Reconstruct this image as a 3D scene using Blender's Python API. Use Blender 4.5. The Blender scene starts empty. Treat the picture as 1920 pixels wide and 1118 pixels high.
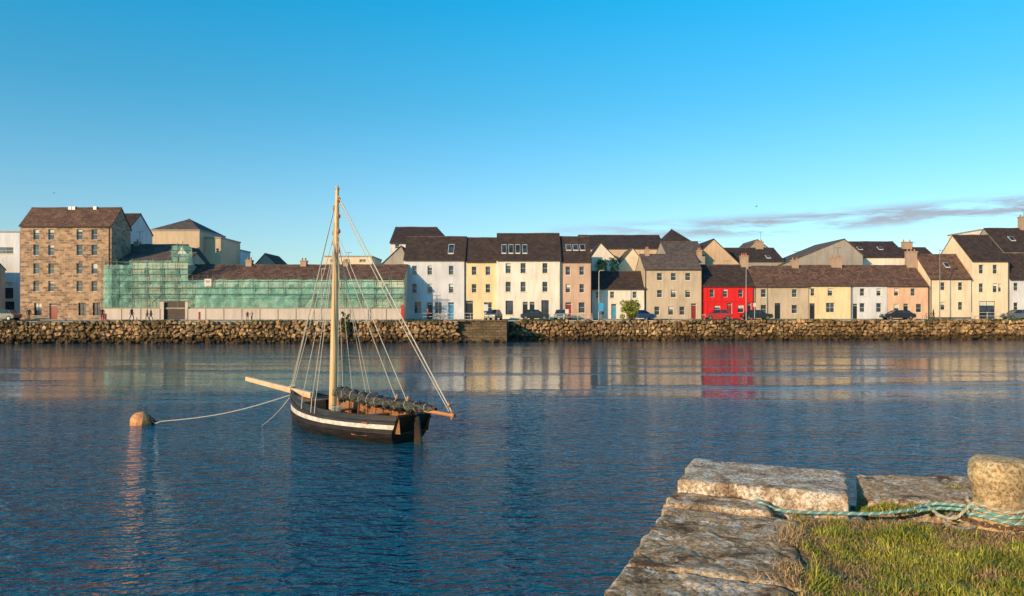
import bpy, bmesh, math, random
from mathutils import Vector, Matrix, noise
random.seed(7)
R=random.random
def U(a,b): return a+(b-a)*random.random()
F=1387.0; H=4.0; HOR=584.0; GZ=2.75
def X(px,Y): return (px-960)/F*Y
def Z(py,Y): return H+(HOR-py)/F*Y
S=bpy.context.scene
COL=S.collection
# ---------------------------------------------------------------- materials
def newmat(name):
    m=bpy.data.materials.new(name); m.use_nodes=True
    nt=m.node_tree; b=nt.nodes['Principled BSDF']
    return m,nt,b
def N(nt,t,**k):
    n=nt.nodes.new(t)
    for a,v in k.items(): setattr(n,a,v)
    return n
def ramp(nt,stops,fac=None):
    n=nt.nodes.new('ShaderNodeValToRGB'); e=n.color_ramp.elements
    while len(e)<len(stops): e.new(0.5)
    for i,(p,c) in enumerate(stops):
        e[i].position=p; e[i].color=(c[0],c[1],c[2],1) if not isinstance(c,float) else (c,c,c,1)
    if fac is not None: nt.links.new(fac,n.inputs[0])
    return n
def mat(name,c,c2=None,rough=.8,scale=1.5,stretch=(1,1,1),bump=.15,bscale=None,bdist=.02,metal=0,spec=None,island=False,detail=6):
    m,nt,b=newmat(name); L=nt.links
    if c2 is None: c2=tuple(v*.72 for v in c)
    tc=N(nt,'ShaderNodeTexCoord'); mp=N(nt,'ShaderNodeMapping'); mp.inputs['Scale'].default_value=stretch
    L.new(tc.outputs['Object'],mp.inputs[0])
    n=N(nt,'ShaderNodeTexNoise'); n.inputs['Scale'].default_value=scale; n.inputs['Detail'].default_value=detail; n.inputs['Roughness'].default_value=.65
    L.new(mp.outputs[0],n.inputs[0])
    r=ramp(nt,[(.33,c2),(.66,c)],n.outputs[0])
    out=r.outputs[0]
    if island:
        g=N(nt,'ShaderNodeNewGeometry'); mr=N(nt,'ShaderNodeMapRange'); mr.inputs[3].default_value=.45; mr.inputs[4].default_value=1.5
        L.new(g.outputs['Random Per Island'],mr.inputs[0])
        mx=N(nt,'ShaderNodeVectorMath',operation='SCALE'); L.new(out,mx.inputs[0]); L.new(mr.outputs[0],mx.inputs['Scale']); out=mx.outputs[0]
    L.new(out,b.inputs['Base Color'])
    b.inputs['Roughness'].default_value=rough; b.inputs['Metallic'].default_value=metal
    if spec is not None: b.inputs['Specular IOR Level'].default_value=spec
    if bump:
        n2=N(nt,'ShaderNodeTexNoise'); n2.inputs['Scale'].default_value=bscale or scale*8; n2.inputs['Detail'].default_value=5
        L.new(tc.outputs['Object'],n2.inputs[0])
        bp=N(nt,'ShaderNodeBump'); bp.inputs['Strength'].default_value=bump; bp.inputs['Distance'].default_value=bdist
        L.new(n2.outputs[0],bp.inputs['Height']); L.new(bp.outputs[0],b.inputs['Normal'])
    return m
def plaster(name,c,dirt=.8):
    m,nt,b=newmat(name); L=nt.links
    tc=N(nt,'ShaderNodeTexCoord'); mp=N(nt,'ShaderNodeMapping'); mp.inputs['Scale'].default_value=(1.6,1.6,.22)
    L.new(tc.outputs['Object'],mp.inputs[0])
    n=N(nt,'ShaderNodeTexNoise'); n.inputs['Scale'].default_value=1.2; n.inputs['Detail'].default_value=7; n.inputs['Roughness'].default_value=.7
    L.new(mp.outputs[0],n.inputs[0])
    d=tuple(v*dirt for v in (c[0],c[1]*.97,c[2]*.93))
    r=ramp(nt,[(.3,d),(.55,c)],n.outputs[0])
    n3=N(nt,'ShaderNodeTexNoise'); n3.inputs['Scale'].default_value=.35; n3.inputs['Detail'].default_value=3; L.new(tc.outputs['Object'],n3.inputs[0])
    r3=ramp(nt,[(.3,(.84,.84,.84)),(.7,(1,1,1))],n3.outputs[0])
    mx=N(nt,'ShaderNodeMix',data_type='RGBA',blend_type='MULTIPLY'); mx.inputs[0].default_value=1
    L.new(r.outputs[0],mx.inputs[6]); L.new(r3.outputs[0],mx.inputs[7]); L.new(mx.outputs[2],b.inputs['Base Color'])
    b.inputs['Roughness'].default_value=.85
    n2=N(nt,'ShaderNodeTexNoise'); n2.inputs['Scale'].default_value=9; L.new(tc.outputs['Object'],n2.inputs[0])
    bp=N(nt,'ShaderNodeBump'); bp.inputs['Strength'].default_value=.2; bp.inputs['Distance'].default_value=.03
    L.new(n2.outputs[0],bp.inputs['Height']); L.new(bp.outputs[0],b.inputs['Normal'])
    return m
def slate(name,c,c2):
    m,nt,b=newmat(name); L=nt.links
    tc=N(nt,'ShaderNodeTexCoord'); sp=N(nt,'ShaderNodeSeparateXYZ'); L.new(tc.outputs['Object'],sp.inputs[0])
    cb=N(nt,'ShaderNodeCombineXYZ'); L.new(sp.outputs[0],cb.inputs[0]); 
    ad2=N(nt,'ShaderNodeMath',operation='MULTIPLY'); ad2.inputs[1].default_value=1.3; L.new(sp.outputs[2],ad2.inputs[0]); L.new(ad2.outputs[0],cb.inputs[1])
    br=N(nt,'ShaderNodeTexBrick'); br.inputs['Scale'].default_value=1; br.inputs['Brick Width'].default_value=.42; br.inputs['Row Height'].default_value=.3
    br.inputs['Mortar Size'].default_value=.025; br.inputs['Color1'].default_value=(*c,1); br.inputs['Color2'].default_value=(*c2,1); br.inputs['Mortar'].default_value=(*[v*.35 for v in c],1)
    L.new(cb.outputs[0],br.inputs[0])
    n=N(nt,'ShaderNodeTexNoise'); n.inputs['Scale'].default_value=1.1; n.inputs['Detail'].default_value=7; n.inputs['Roughness'].default_value=.75; L.new(tc.outputs['Object'],n.inputs[0])
    r=ramp(nt,[(.3,(.45,.42,.40)),(.7,(1.0,.95,.92))],n.outputs[0])
    mx=N(nt,'ShaderNodeMix',data_type='RGBA',blend_type='MULTIPLY'); mx.inputs[0].default_value=1
    L.new(br.outputs[0],mx.inputs[6]); L.new(r.outputs[0],mx.inputs[7])
    vs=N(nt,'ShaderNodeVectorMath',operation='SCALE'); vs.inputs['Scale'].default_value=1.4; L.new(mx.outputs[2],vs.inputs[0]); L.new(vs.outputs[0],b.inputs['Base Color'])
    b.inputs['Roughness'].default_value=.8; b.inputs['Specular IOR Level'].default_value=.25
    bp=N(nt,'ShaderNodeBump'); bp.inputs['Strength'].default_value=.5; bp.inputs['Distance'].default_value=.03
    L.new(br.outputs[0],bp.inputs['Height']); L.new(bp.outputs[0],b.inputs['Normal'])
    return m
def stonework(name,cs,w=.7,h=.3):
    m,nt,b=newmat(name); L=nt.links
    tc=N(nt,'ShaderNodeTexCoord'); sp=N(nt,'ShaderNodeSeparateXYZ'); L.new(tc.outputs['Object'],sp.inputs[0])
    ad=N(nt,'ShaderNodeMath',operation='ADD'); L.new(sp.outputs[0],ad.inputs[0]); L.new(sp.outputs[1],ad.inputs[1])
    cb=N(nt,'ShaderNodeCombineXYZ'); L.new(ad.outputs[0],cb.inputs[0]); L.new(sp.outputs[2],cb.inputs[1])
    nn=N(nt,'ShaderNodeTexNoise'); nn.inputs['Scale'].default_value=1.3; L.new(tc.outputs['Object'],nn.inputs[0])
    vs=N(nt,'ShaderNodeVectorMath',operation='SCALE'); vs.inputs['Scale'].default_value=.35; L.new(nn.outputs['Color'],vs.inputs[0])
    va=N(nt,'ShaderNodeVectorMath',operation='ADD'); L.new(cb.outputs[0],va.inputs[0]); L.new(vs.outputs[0],va.inputs[1])
    br=N(nt,'ShaderNodeTexBrick'); br.inputs['Scale'].default_value=1; br.inputs['Brick Width'].default_value=w; br.inputs['Row Height'].default_value=h
    br.inputs['Mortar Size'].default_value=.03; br.inputs['Color1'].default_value=(*cs[0],1); br.inputs['Color2'].default_value=(*cs[1],1); br.inputs['Mortar'].default_value=(*cs[2],1); br.inputs['Bias'].default_value=-.1
    L.new(va.outputs[0],br.inputs[0])
    n=N(nt,'ShaderNodeTexNoise'); n.inputs['Scale'].default_value=1.6; n.inputs['Detail'].default_value=8; n.inputs['Roughness'].default_value=.8; L.new(tc.outputs['Object'],n.inputs[0])
    r=ramp(nt,[(.3,(.42,.40,.38)),(.68,(1.0,1.0,1.0))],n.outputs[0])
    mx=N(nt,'ShaderNodeMix',data_type='RGBA',blend_type='MULTIPLY'); mx.inputs[0].default_value=1
    L.new(br.outputs[0],mx.inputs[6]); L.new(r.outputs[0],mx.inputs[7])
    v2=N(nt,'ShaderNodeVectorMath',operation='SCALE'); v2.inputs['Scale'].default_value=1.4; L.new(mx.outputs[2],v2.inputs[0]); L.new(v2.outputs[0],b.inputs['Base Color'])
    b.inputs['Roughness'].default_value=.9
    bp=N(nt,'ShaderNodeBump'); bp.inputs['Strength'].default_value=.6; bp.inputs['Distance'].default_value=.05
    L.new(n.outputs[0],bp.inputs['Height']); L.new(bp.outputs[0],b.inputs['Normal'])
    return m
def glassmat(name,c=(.02,.03,.045)):
    m,nt,b=newmat(name); b.inputs['Base Color'].default_value=(*c,1); b.inputs['Roughness'].default_value=.08
    tc=N(nt,'ShaderNodeTexCoord'); n=N(nt,'ShaderNodeTexNoise'); n.inputs['Scale'].default_value=.9; nt.links.new(tc.outputs['Object'],n.inputs[0])
    r=ramp(nt,[(.4,c),(.7,tuple(v*3.2 for v in c))],n.outputs[0]); nt.links.new(r.outputs[0],b.inputs['Base Color'])
    return m
M={}
M['glass']=glassmat('window_glass')
M['frame']=mat('white_joinery',(.7,.66,.58),bump=0)
M['dframe']=mat('dark_joinery',(.06,.05,.045),bump=0)
M['white']=plaster('white_render',(.88,.77,.65))
M['whiteb']=plaster('cool_white_render',(.72,.70,.72))
M['cream']=plaster('cream_render',(.88,.66,.38))
M['pale']=plaster('pale_cream_render',(.87,.69,.48))
M['pink']=plaster('pinkish_render',(.64,.42,.31))
M['beige']=plaster('grey_beige_render',(.60,.46,.33),.7)
M['peach']=plaster('peach_render',(.84,.51,.33))
M['red']=plaster('red_render',(.78,.012,.016),.8)
M['tan']=plaster('tan_render',(.68,.46,.29))
M['grey']=plaster('grey_render',(.38,.33,.29))
M['sand']=plaster('sand_render',(.66,.49,.33))
M['slate']=slate('dark_slate',(.080,.055,.048),(.048,.034,.032))
M['slateg']=slate('grey_slate',(.17,.13,.11),(.11,.085,.075))
M['slateb']=slate('brown_slate',(.20,.115,.082),(.10,.058,.046))
M['stone']=stonework('rubble_stone',((.48,.29,.17),(.14,.09,.065),(.40,.29,.20)),.75,.33)
M['ashlar']=stonework('quay_masonry',((.18,.115,.06),(.095,.065,.035),(.035,.028,.018)),.8,.36)
M['chim']=plaster('chimney_render',(.46,.31,.22))
M['pot']=mat('clay_pot',(.45,.17,.09),bump=0)
M['black']=mat('black_paint',(.02,.02,.02),rough=.4,bump=0)
M['metal']=mat('galvanised_steel',(.30,.30,.30),rough=.45,metal=.7,bump=0)
M['rubber']=mat('tyre_rubber',(.02,.02,.02),bump=0)
M['doors']=[mat('black_door',(.02,.02,.025),rough=.4,bump=0),mat('red_door',(.3,.03,.02),rough=.4,bump=0),mat('blue_door',(.08,.3,.5),rough=.4,bump=0)]
# ---------------------------------------------------------------- mesh builder
class MB:
    def __init__(s): s.v=[]; s.f=[]; s.mi=[]
    def poly(s,pts,mi=0):
        i=len(s.v); s.v+= [tuple(p) for p in pts]; s.f.append(tuple(range(i,i+len(pts)))); s.mi.append(mi)
    def box(s,x0,x1,y0,y1,z0,z1,mi=0):
        s.hexa([(x0,y0,z0),(x1,y0,z0),(x1,y1,z0),(x0,y1,z0),(x0,y0,z1),(x1,y0,z1),(x1,y1,z1),(x0,y1,z1)],mi)
    def hexa(s,p,mi=0):
        i=len(s.v); s.v+=[tuple(q) for q in p]
        for f in((0,3,2,1),(4,5,6,7),(0,1,5,4),(1,2,6,5),(2,3,7,6),(3,0,4,7)): s.f.append(tuple(i+k for k in f)); s.mi.append(mi)
    def tube(s,pts,rad,n=8,mi=0,cap=True):
        pts=[Vector(p) for p in pts]
        if not hasattr(rad,'__len__'): rad=[rad]*len(pts)
        base=len(s.v); up=None
        for k,p in enumerate(pts):
            d=(pts[min(k+1,len(pts)-1)]-pts[max(k-1,0)]).normalized()
            if up is None:
                up=Vector((0,0,1)) if abs(d.z)<.9 else Vector((1,0,0))
            a=d.cross(up).normalized(); b=a.cross(d).normalized(); up=b
            for j in range(n):
                t=2*math.pi*j/n; s.v.append(tuple(p+(a*math.cos(t)+b*math.sin(t))*rad[k]))
        for k in range(len(pts)-1):
            for j in range(n):
                j2=(j+1)%n; s.f.append((base+k*n+j,base+k*n+j2,base+(k+1)*n+j2,base+(k+1)*n+j)); s.mi.append(mi)
        if cap:
            s.f.append(tuple(base+j for j in range(n))[::-1]); s.mi.append(mi)
            s.f.append(tuple(base+(len(pts)-1)*n+j for j in range(n))); s.mi.append(mi)
    def lathe(s,prof,c,n=24,mi=0,jit=0):
        base=len(s.v)
        for r,z in prof:
            for j in range(n):
                t=2*math.pi*j/n; rr=r*(1+jit*noise.noise(Vector((math.cos(t)*2,math.sin(t)*2,z*6+c[0]))))
                s.v.append((c[0]+rr*math.cos(t),c[1]+rr*math.sin(t),c[2]+z))
        for k in range(len(prof)-1):
            for j in range(n):
                j2=(j+1)%n; s.f.append((base+k*n+j,base+k*n+j2,base+(k+1)*n+j2,base+(k+1)*n+j)); s.mi.append(mi)
        s.f.append(tuple(base+(len(prof)-1)*n+j for j in range(n))); s.mi.append(mi)
    def obj(s,name,mats,parent=None,smooth=False,bevel=0):
        if not s.f: return None
        me=bpy.data.meshes.new(name); me.from_pydata(s.v,[],s.f)
        if not isinstance(mats,(list,tuple)): mats=[mats]
        for m in mats: me.materials.append(m)
        if len(mats)>1: me.polygons.foreach_set('material_index',s.mi)
        if smooth: me.polygons.foreach_set('use_smooth',[True]*len(me.polygons))
        me.update()
        o=bpy.data.objects.new(name,me); COL.objects.link(o)
        if bevel:
            b=o.modifiers.new('bevel','BEVEL'); b.width=bevel; b.segments=2; b.limit_method='ANGLE'
        if parent: 
            o.parent=parent; o.matrix_parent_inverse=Matrix.Translation(parent.location).inverted()
        return o
def empty(name,loc):
    e=bpy.data.objects.new(name,None); e.location=loc; e.empty_display_size=.3; COL.objects.link(e); return e
# ---------------------------------------------------------------- buildings
def W(cols,rows,w=10,h=17,k='w'): return [(c,r,w,h,k) for r in rows for c in cols]
def openings(parts,Y,ops,reveal=.16):
    res=[]
    for (cx,cy,w,h,k) in ops:
        x0,x1=X(cx-w/2,Y),X(cx+w/2,Y); z1,z0=Z(cy-h/2,Y),Z(cy+h/2,Y)
        if k[0] in'DS' : z0=GZ+.08
        res.append((x0,x1,z0,z1,k))
    return res
def facade(P,x0,x1,z0,z1,Y,ops,reveal=.22):
    xs=sorted(set([x0,x1]+[o[0] for o in ops]+[o[1] for o in ops])); zs=sorted(set([z0,z1]+[o[2] for o in ops]+[o[3] for o in ops]))
    xs=[x for x in xs if x0<=x<=x1]; zs=[z for z in zs if z0<=z<=z1]
    for i in range(len(xs)-1):
        for j in range(len(zs)-1):
            cx=(xs[i]+xs[i+1])/2; cz=(zs[j]+zs[j+1])/2
            if any(o[0]<cx<o[1] and o[2]<cz<o[3] for o in ops): continue
            P['walls'].poly([(xs[i],Y,zs[j]),(xs[i+1],Y,zs[j]),(xs[i+1],Y,zs[j+1]),(xs[i],Y,zs[j+1])])
    for (a,b,c,d,k) in ops:
        y2=Y+reveal
        P['walls'].poly([(a,Y,c),(a,Y,d),(a,y2,d),(a,y2,c)]); P['walls'].poly([(b,Y,d),(b,Y,c),(b,y2,c),(b,y2,d)])
        P['walls'].poly([(a,Y,d),(b,Y,d),(b,y2,d),(a,y2,d)]); P['walls'].poly([(b,Y,c),(a,Y,c),(a,y2,c),(b,y2,c)])
        ft=.05; fr=P['frames'] if not k.endswith('k') else P['dframes']
        if k[0]=='D':
            dk={'D':0,'R':1,'B':2}.get(k[1] if len(k)>1 else 'D',0)
            P['door%d'%dk].box(a+.06,b-.06,y2-.05,y2-.005,c,d-.35)
            P['glass'].poly([(a,y2,c),(b,y2,c),(b,y2,d),(a,y2,d)])
            fr.box(a,a+.06,y2-.07,y2-.003,c,d); fr.box(b-.06,b,y2-.07,y2-.003,c,d); fr.box(a+.06,b-.06,y2-.068,y2-.003,d-.35,d-.29); fr.box(a+.06,b-.06,y2-.07,y2-.003,d-.06,d)
            P['walls'].box(a-.05,b+.05,Y-.3,Y-.003,GZ,GZ+.09)
        else:
            P['glass'].poly([(a,y2,c),(b,y2,c),(b,y2,d),(a,y2,d)])
            fr.box(a,a+ft,y2-.05,y2-.003,c,d); fr.box(b-ft,b,y2-.05,y2-.003,c,d)
            fr.box(a+ft,b-ft,y2-.05,y2-.003,c,c+ft); fr.box(a+ft,b-ft,y2-.05,y2-.003,d-ft,d)
            m=(c+d)/2; fr.box(a+ft,b-ft,y2-.047,y2-.004,m-.02,m+.02)
            if b-a>1.0: mm=(a+b)/2; fr.box(mm-.02,mm+.02,y2-.044,y2-.005,c+ft,d-ft)
            P['sills'].box(a-.07,b+.07,Y-.07,Y+.1,c-.09,c-.001)
            if R()<.22:
                hgt=U(.15,.45)*(d-c); P['blinds'].box(a+ft,b-ft,y2-.012,y2-.006,d-ft-hgt,d-ft)
def house(name,l,r,eave,ridge,Y,depth,wall,roof='slate',ops=[],chim=[],sky=[],hip=(0,0),sill=None,side_over=.05,plinth=True,gutter=True,pipes=[],base=None,extra=None):
    x0,x1=X(l,Y),X(r,Y); ze=Z(eave,Y); hd=depth/2; zr=Z(ridge,Y+hd); base=GZ-.05 if base is None else base
    E=empty(name,((x0+x1)/2,Y+hd,GZ))
    P={k:MB() for k in('walls','frames','dframes','glass','sills','roof','blinds','door0','door1','door2','chimneys','pots','trim','skylights','gutter')}
    facade(P,x0,x1,base,ze,Y,openings(P,Y,ops))
    w=P['walls']; yb=Y+depth
    h0,h1=hip
    if h0: w.poly([(x0,yb,base),(x0,Y,base),(x0,Y,ze),(x0,yb,ze)])
    else: w.poly([(x0,yb,base),(x0,Y,base),(x0,Y,ze),(x0,Y+hd,zr),(x0,yb,ze)])
    if h1: w.poly([(x1,Y,base),(x1,yb,base),(x1,yb,ze),(x1,Y,ze)])
    else: w.poly([(x1,Y,base),(x1,yb,base),(x1,yb,ze),(x1,Y+hd,zr),(x1,Y,ze)])
    w.poly([(x1,yb,base),(x0,yb,base),(x0,yb,ze),(x1,yb,ze)])
    o=.22; so=side_over; t=.14; sl=(zr-ze)/hd; zo=ze-o*sl+.02
    rf=P['roof']; a0=x0-so; a1=x1+so; r0=a0+h0; r1=a1-h1; zt=zr+.02
    rf.hexa([(a0,Y-o,zo),(a1,Y-o,zo),(r1,Y+hd,zt),(r0,Y+hd,zt),(a0,Y-o,zo+t),(a1,Y-o,zo+t),(r1,Y+hd,zt+t),(r0,Y+hd,zt+t)])
    rf.hexa([(a1,yb+o,zo),(a0,yb+o,zo),(r0,Y+hd,zt),(r1,Y+hd,zt),(a1,yb+o,zo+t),(a0,yb+o,zo+t),(r0,Y+hd,zt+t),(r1,Y+hd,zt+t)])
    if h0: rf.poly([(a0,yb+o,zo+t),(a0,Y-o,zo+t),(r0,Y+hd,zt+t)])
    if h1: rf.poly([(a1,Y-o,zo+t),(a1,yb+o,zo+t),(r1,Y+hd,zt+t)])
    nseg=max(2,int((r1-r0)/1.1)); P['trim'].tube([(r0+(r1-r0)*q/nseg,Y+hd,zt+t+.01+U(-.03,.03)) for q in range(nseg+1)],.09,6)
    if gutter:
        P['gutter'].box(x0,x1,Y-o-.1,Y-o-.004,zo-.02,zo+.09)
        for pp in pipes:
            xx=X(pp,Y); P['gutter'].tube([(xx,Y-.09,GZ),(xx,Y-.09,ze-.1)],.05,6)
    if plinth and not any(q[4][0] in 'DS' for q in ops): P['trim'].box(x0+.02,x1-.02,Y-.035,Y-.003,base,GZ+.35)
    for (cx,cw,top,np_) in chim:
        yy=Y+hd; xx=X(cx,yy); ww=cw/F*yy/2; zz=Z(top,yy)
        P['chimneys'].box(xx-ww,xx+ww,yy-.45,yy+.45,zr-1.2,zz-.3)
        P['chimneys'].box(xx-ww-.07,xx+ww+.07,yy-.52,yy+.52,zz-.3,zz-.15); 
        for q in range(np_):
            px_=xx-ww+.2+(2*ww-.4)*(q/(max(np_-1,1)) if np_>1 else .5)
            P['pots'].tube([(px_,yy,zz-.15),(px_,yy,zz+.25)],[.13,.1],8)
        if R()<.6:
            ax_=xx+ww*.6; hh=U(1.0,1.7); g=P['gutter']; g.tube([(ax_,yy+.3,zz-.4),(ax_,yy+.3,zz+hh)],.025,5); g.tube([(ax_-.5,yy+.3,zz+hh-.1),(ax_+.5,yy+.3,zz+hh-.05)],.02,4)
            for q in range(5): g.tube([(ax_-.4+q*.2,yy+.1,zz+hh-.08),(ax_-.4+q*.2,yy+.5,zz+hh-.08)],.012,4)
    for (cx,cy,sw,sh) in sky:
        k=(HOR-cy)/F; tt=(H+k*Y-ze)/((zr-ze)-k*hd); tt=min(max(tt,.1),.95)
        yy=Y+tt*hd; xx=X(cx,yy); hw=sw/F*yy/2; dt=(sh/F*yy)/(zr-ze)/2*1.0
        def q(u,tq,lift): return (xx+u*hw, Y+tq*hd, ze+tq*(zr-ze)+t+.03+lift)
        for lift,sc,ky in((.10,1.0,'frames'),(.115,.88,'skylights')):
            lo,hi=tt-dt*sc,tt+dt*sc
            P[ky].hexa([q(-sc,lo,0),q(sc,lo,0),q(sc,hi,0),q(-sc,hi,0),q(-sc,lo,lift),q(sc,lo,lift),q(sc,hi,lift),q(-sc,hi,lift)])
    W_=M[wall]
    mm={'walls':W_,'frames':M['frame'],'dframes':M['dframe'],'glass':M['glass'],'sills':M[sill] if sill else M['pale'],'roof':M[roof],'blinds':M['frame'],'door0':M['doors'][0],'door1':M['doors'][1],'door2':M['doors'][2],'chimneys':M['chim'],'pots':M['pot'],'trim':M['slateg'],'skylights':M['glass'],'gutter':M['dframe']}
    nm={'walls':'walls','frames':'window_frames','dframes':'dark_frames','glass':'window_glass','sills':'window_sills','roof':'roof','blinds':'blinds','door0':'door','door1':'red_door','door2':'blue_door','chimneys':'chimney','pots':'chimney_pots','trim':'ridge_and_plinth','skylights':'skylight_glass','gutter':'gutter'}
    for k,mb in P.items(): mb.obj(nm[k],mm[k],E)
    return E
def gable(name,l,r,eave,ppx,ppy,Y,depth,wall,roof='slate',ops=[],eave2=None,base=None):
    x0,x1=X(l,Y),X(r,Y); z0=Z(eave,Y); z1=Z(eave2 if eave2 else eave,Y); xp=X(ppx,Y); zp=Z(ppy,Y); base=GZ-.05
    E=empty(name,((x0+x1)/2,Y+depth/2,GZ)); P={k:MB() for k in('walls','frames','dframes','glass','sills','blinds','door0','door1','door2')}
    zm=min(z0,z1)
    facade(P,x0,x1,base,zm-.001,Y,openings(P,Y,[o for o in ops]))
    w=P['walls']; yb=Y+depth
    w.poly([(x0,Y,zm),(x1,Y,zm),(x1,Y,z1),(xp,Y,zp),(x0,Y,z0)])
    w.poly([(x0,yb,base),(x0,Y,base),(x0,Y,z0),(x0,yb,z0)]); w.poly([(x1,Y,base),(x1,yb,base),(x1,yb,z1),(x1,Y,z1)])
    w.poly([(x1,yb,base),(x0,yb,base),(x0,yb,z0),(xp,yb,zp),(x1,yb,z1)])
    rf=MB(); t=.15; a=Y-.12; b=yb+.1
    rf.hexa([(x0-.15,a,z0-.1),(xp,a,zp+.01),(xp,b,zp+.01),(x0-.15,b,z0-.1),(x0-.15,a,z0-.1+t),(xp,a,zp+t),(xp,b,zp+t),(x0-.15,b,z0-.1+t)])
    rf.hexa([(xp,a,zp+.01),(x1+.15,a,z1-.1),(x1+.15,b,z1-.1),(xp,b,zp+.01),(xp,a,zp+t),(x1+.15,a,z1-.1+t),(x1+.15,b,z1-.1+t),(xp,b,zp+t)])
    rf.obj('roof',M[roof],E)
    P['walls'].obj('walls',M[wall],E); P['glass'].obj('window_glass',M['glass'],E); P['frames'].obj('window_frames',M['frame'],E); P['sills'].obj('window_sills',M['pale'],E); P['blinds'].obj('blinds',M['frame'],E)
    return E
def block(name,l,r,top,Y,depth,wall,ops=[],parapet=.3):
    x0,x1=X(l,Y),X(r,Y); z=Z(top,Y); E=empty(name,((x0+x1)/2,Y+depth/2,GZ)); P={k:MB() for k in('walls','frames','dframes','glass','sills','blinds','door0','door1','door2')}
    facade(P,x0,x1,GZ-.05,z,Y,openings(P,Y,ops)); w=P['walls']; b=GZ-.05; yb=Y+depth
    w.poly([(x0,yb,b),(x0,Y,b),(x0,Y,z),(x0,yb,z)]); w.poly([(x1,Y,b),(x1,yb,b),(x1,yb,z),(x1,Y,z)]); w.poly([(x1,yb,b),(x0,yb,b),(x0,yb,z),(x1,yb,z)])
    w.obj('walls',M[wall],E)
    r_=MB(); r_.box(x0-.12,x1+.12,Y-.12,yb+.12,z,z+.22); r_.obj('flat_roof',M['grey'],E)
    P['glass'].obj('window_glass',M['glass'],E); P['frames'].obj('window_frames',M['frame'],E); P['sills'].obj('window_sills',M['pale'],E); P['blinds'].obj('blinds',M['frame'],E)
    return E
# --- left group
block('modern_white_building',-60,37,436,118,14,'whiteb',ops=W([10],[470],30,12)+W([-30,12],[545],26,30,'wk')+[(5,585,44,40,'S')])
house('stone_warehouse',38,209,423,392,103,5.2,'stone','slateb',
  ops=W([68,96,149,177],[440,469,504,537],11,20,'w')+W([71,154,181],[580],14,24,'wk')+[(100,585,15,32,'DR')],sill='beige',plinth=False,side_over=.1,pipes=[205])
b=MB()
for px in(133,140,180): b.box(X(px-3,105.6),X(px+3,105.6),105.3,105.9,Z(396,105.6),Z(388,105.6))
b.obj('roof_vents',M['metal'],bpy.data.objects['stone_warehouse'])
house('white_gabled_annex',205,240,432,403,110.5,7.5,'whiteb','slate',side_over=.1)
house('grey_slated_house',208,330,488,461,106.5,8,'beige','slateg',chim=[(258,8,452,1)])
gable('dark_gabled_annex',318,366,498,340,462,107.5,6,'white','slate')
block('sandstone_block',282,374,433,124,11,'sand')
house('hipped_roof_pavilion',281,375,432,413,124.3,11,'sand','slateg',hip=(4.1,4.1),gutter=False,plinth=False)
block('sand_stepped_block',377,414,447,126,9,'sand',ops=[(408,470,5,8,'w')])
block('white_distant_building',414,441,468,140,8,'whiteb',ops=W([424],[480],6,6))
gable('distant_dark_gable',476,522,500,497,476,135,8,'grey','slate')
block('beige_flat_building',609,697,482,135,10,'pale',ops=W([625,650,680],[489],12,5))
house('scaffolded_terrace',352,757,523,499,105,7.5,'pale','slateb',ops=W([380,412,444,478,512,546,580,618,656,690,724],[541],9,16,'wk')+W([400,450,500,560,620,680,735],[585],10,20,'wk'),chim=[(468,11,486,2),(570,11,487,2),(649,10,489,1)],sky=[],sill='beige')
house('scaffolded_house',194,352,489,476,105,6,'beige','slateg',ops=W([215,245,275,305,335],[512,545],9,18,'wk'),gutter=False)
# --- middle group
YA=109
house('white_town_house',757,872,487,446,YA,8,'whiteb','slate',ops=W([777,806,846],[507,541],9,17)+[(783,577,13,22,'w'),(822,578,13,22,'w'),(806,582,11,30,'D'),(846,582,11,30,'DB')],sky=[(846,470,11,19)],pipes=[871])
house('cream_town_house',873,934,490,448,YA+.1,8,'cream','slate',ops=W([889,915],[508,541],9,16)+[(915,577,15,20,'w'),(880,580,15,32,'D')],pipes=[])
house('tall_white_town_house',931,1052,487,440,YA-.25,8.5,'white','slate',ops=W([953,981,1022],[503,538],10,19)+[(955,577,14,26,'wk'),(985,582,10,32,'D'),(998,582,10,32,'D'),(1022,576,14,26,'wk')],sky=[(945,470,9,18),(958,470,9,18),(971,470,9,18),(984,470,9,18)],pipes=[1050])
house('pinkish_town_house',1052,1109,490,446,YA+.05,8,'pink','slate',ops=W([1065,1091],[508,541],9,16)+[(1091,577,12,20,'w'),(1066,582,12,30,'DR')],sky=[(1066,467,10,12),(1079,467,10,12),(1092,467,10,12)],pipes=[1108])
house('dark_roofed_hall',731,846,456,428,123,12,'whiteb','slate',hip=(0,3),ops=W([745,830],[462],8,8))
gable('slate_gabled_house',712,772,500,752,462,117,8,'grey','slate')
house('long_ochre_building',1090,1248,466,443,130,12,'sand','slate',chim=[])
house('hipped_ochre_building',1241,1306,459,432,128,12,'tan','slate',hip=(2.95,2.95),ops=W([1262],[470],6,8))
YB=112
house('small_white_house',1110,1211,541,511,YB,6,'white','slate',ops=W([1121,1148,1190],[553],8,12)+[(1128,583,9,14,'w'),(1190,583,10,14,'w'),(1151,584,10,28,'DB')],pipes=[1210],chim=[])
gable('white_gabled_house',1098,1166,497,1126,456,121,8,'white','slate')
gable('cream_gabled_house',1158,1212,500,1186,466,120,8,'pale','slateg')
house('grey_beige_house',1208,1315,505,479,YB,8,'beige','slateg',ops=W([1237,1263,1290],[519,551],10,14)+[(1232,583,10,16,'w'),(1258,583,10,16,'w'),(1279,583,10,16,'w'),(1301,584,10,30,'DR')],pipes=[1210],chim=[(1213,8,466,2),(1311,8,468,2)])
house('grey_slated_terrace',1250,1322,478,455,121,10,'grey','slateg',sky=[])
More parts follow.
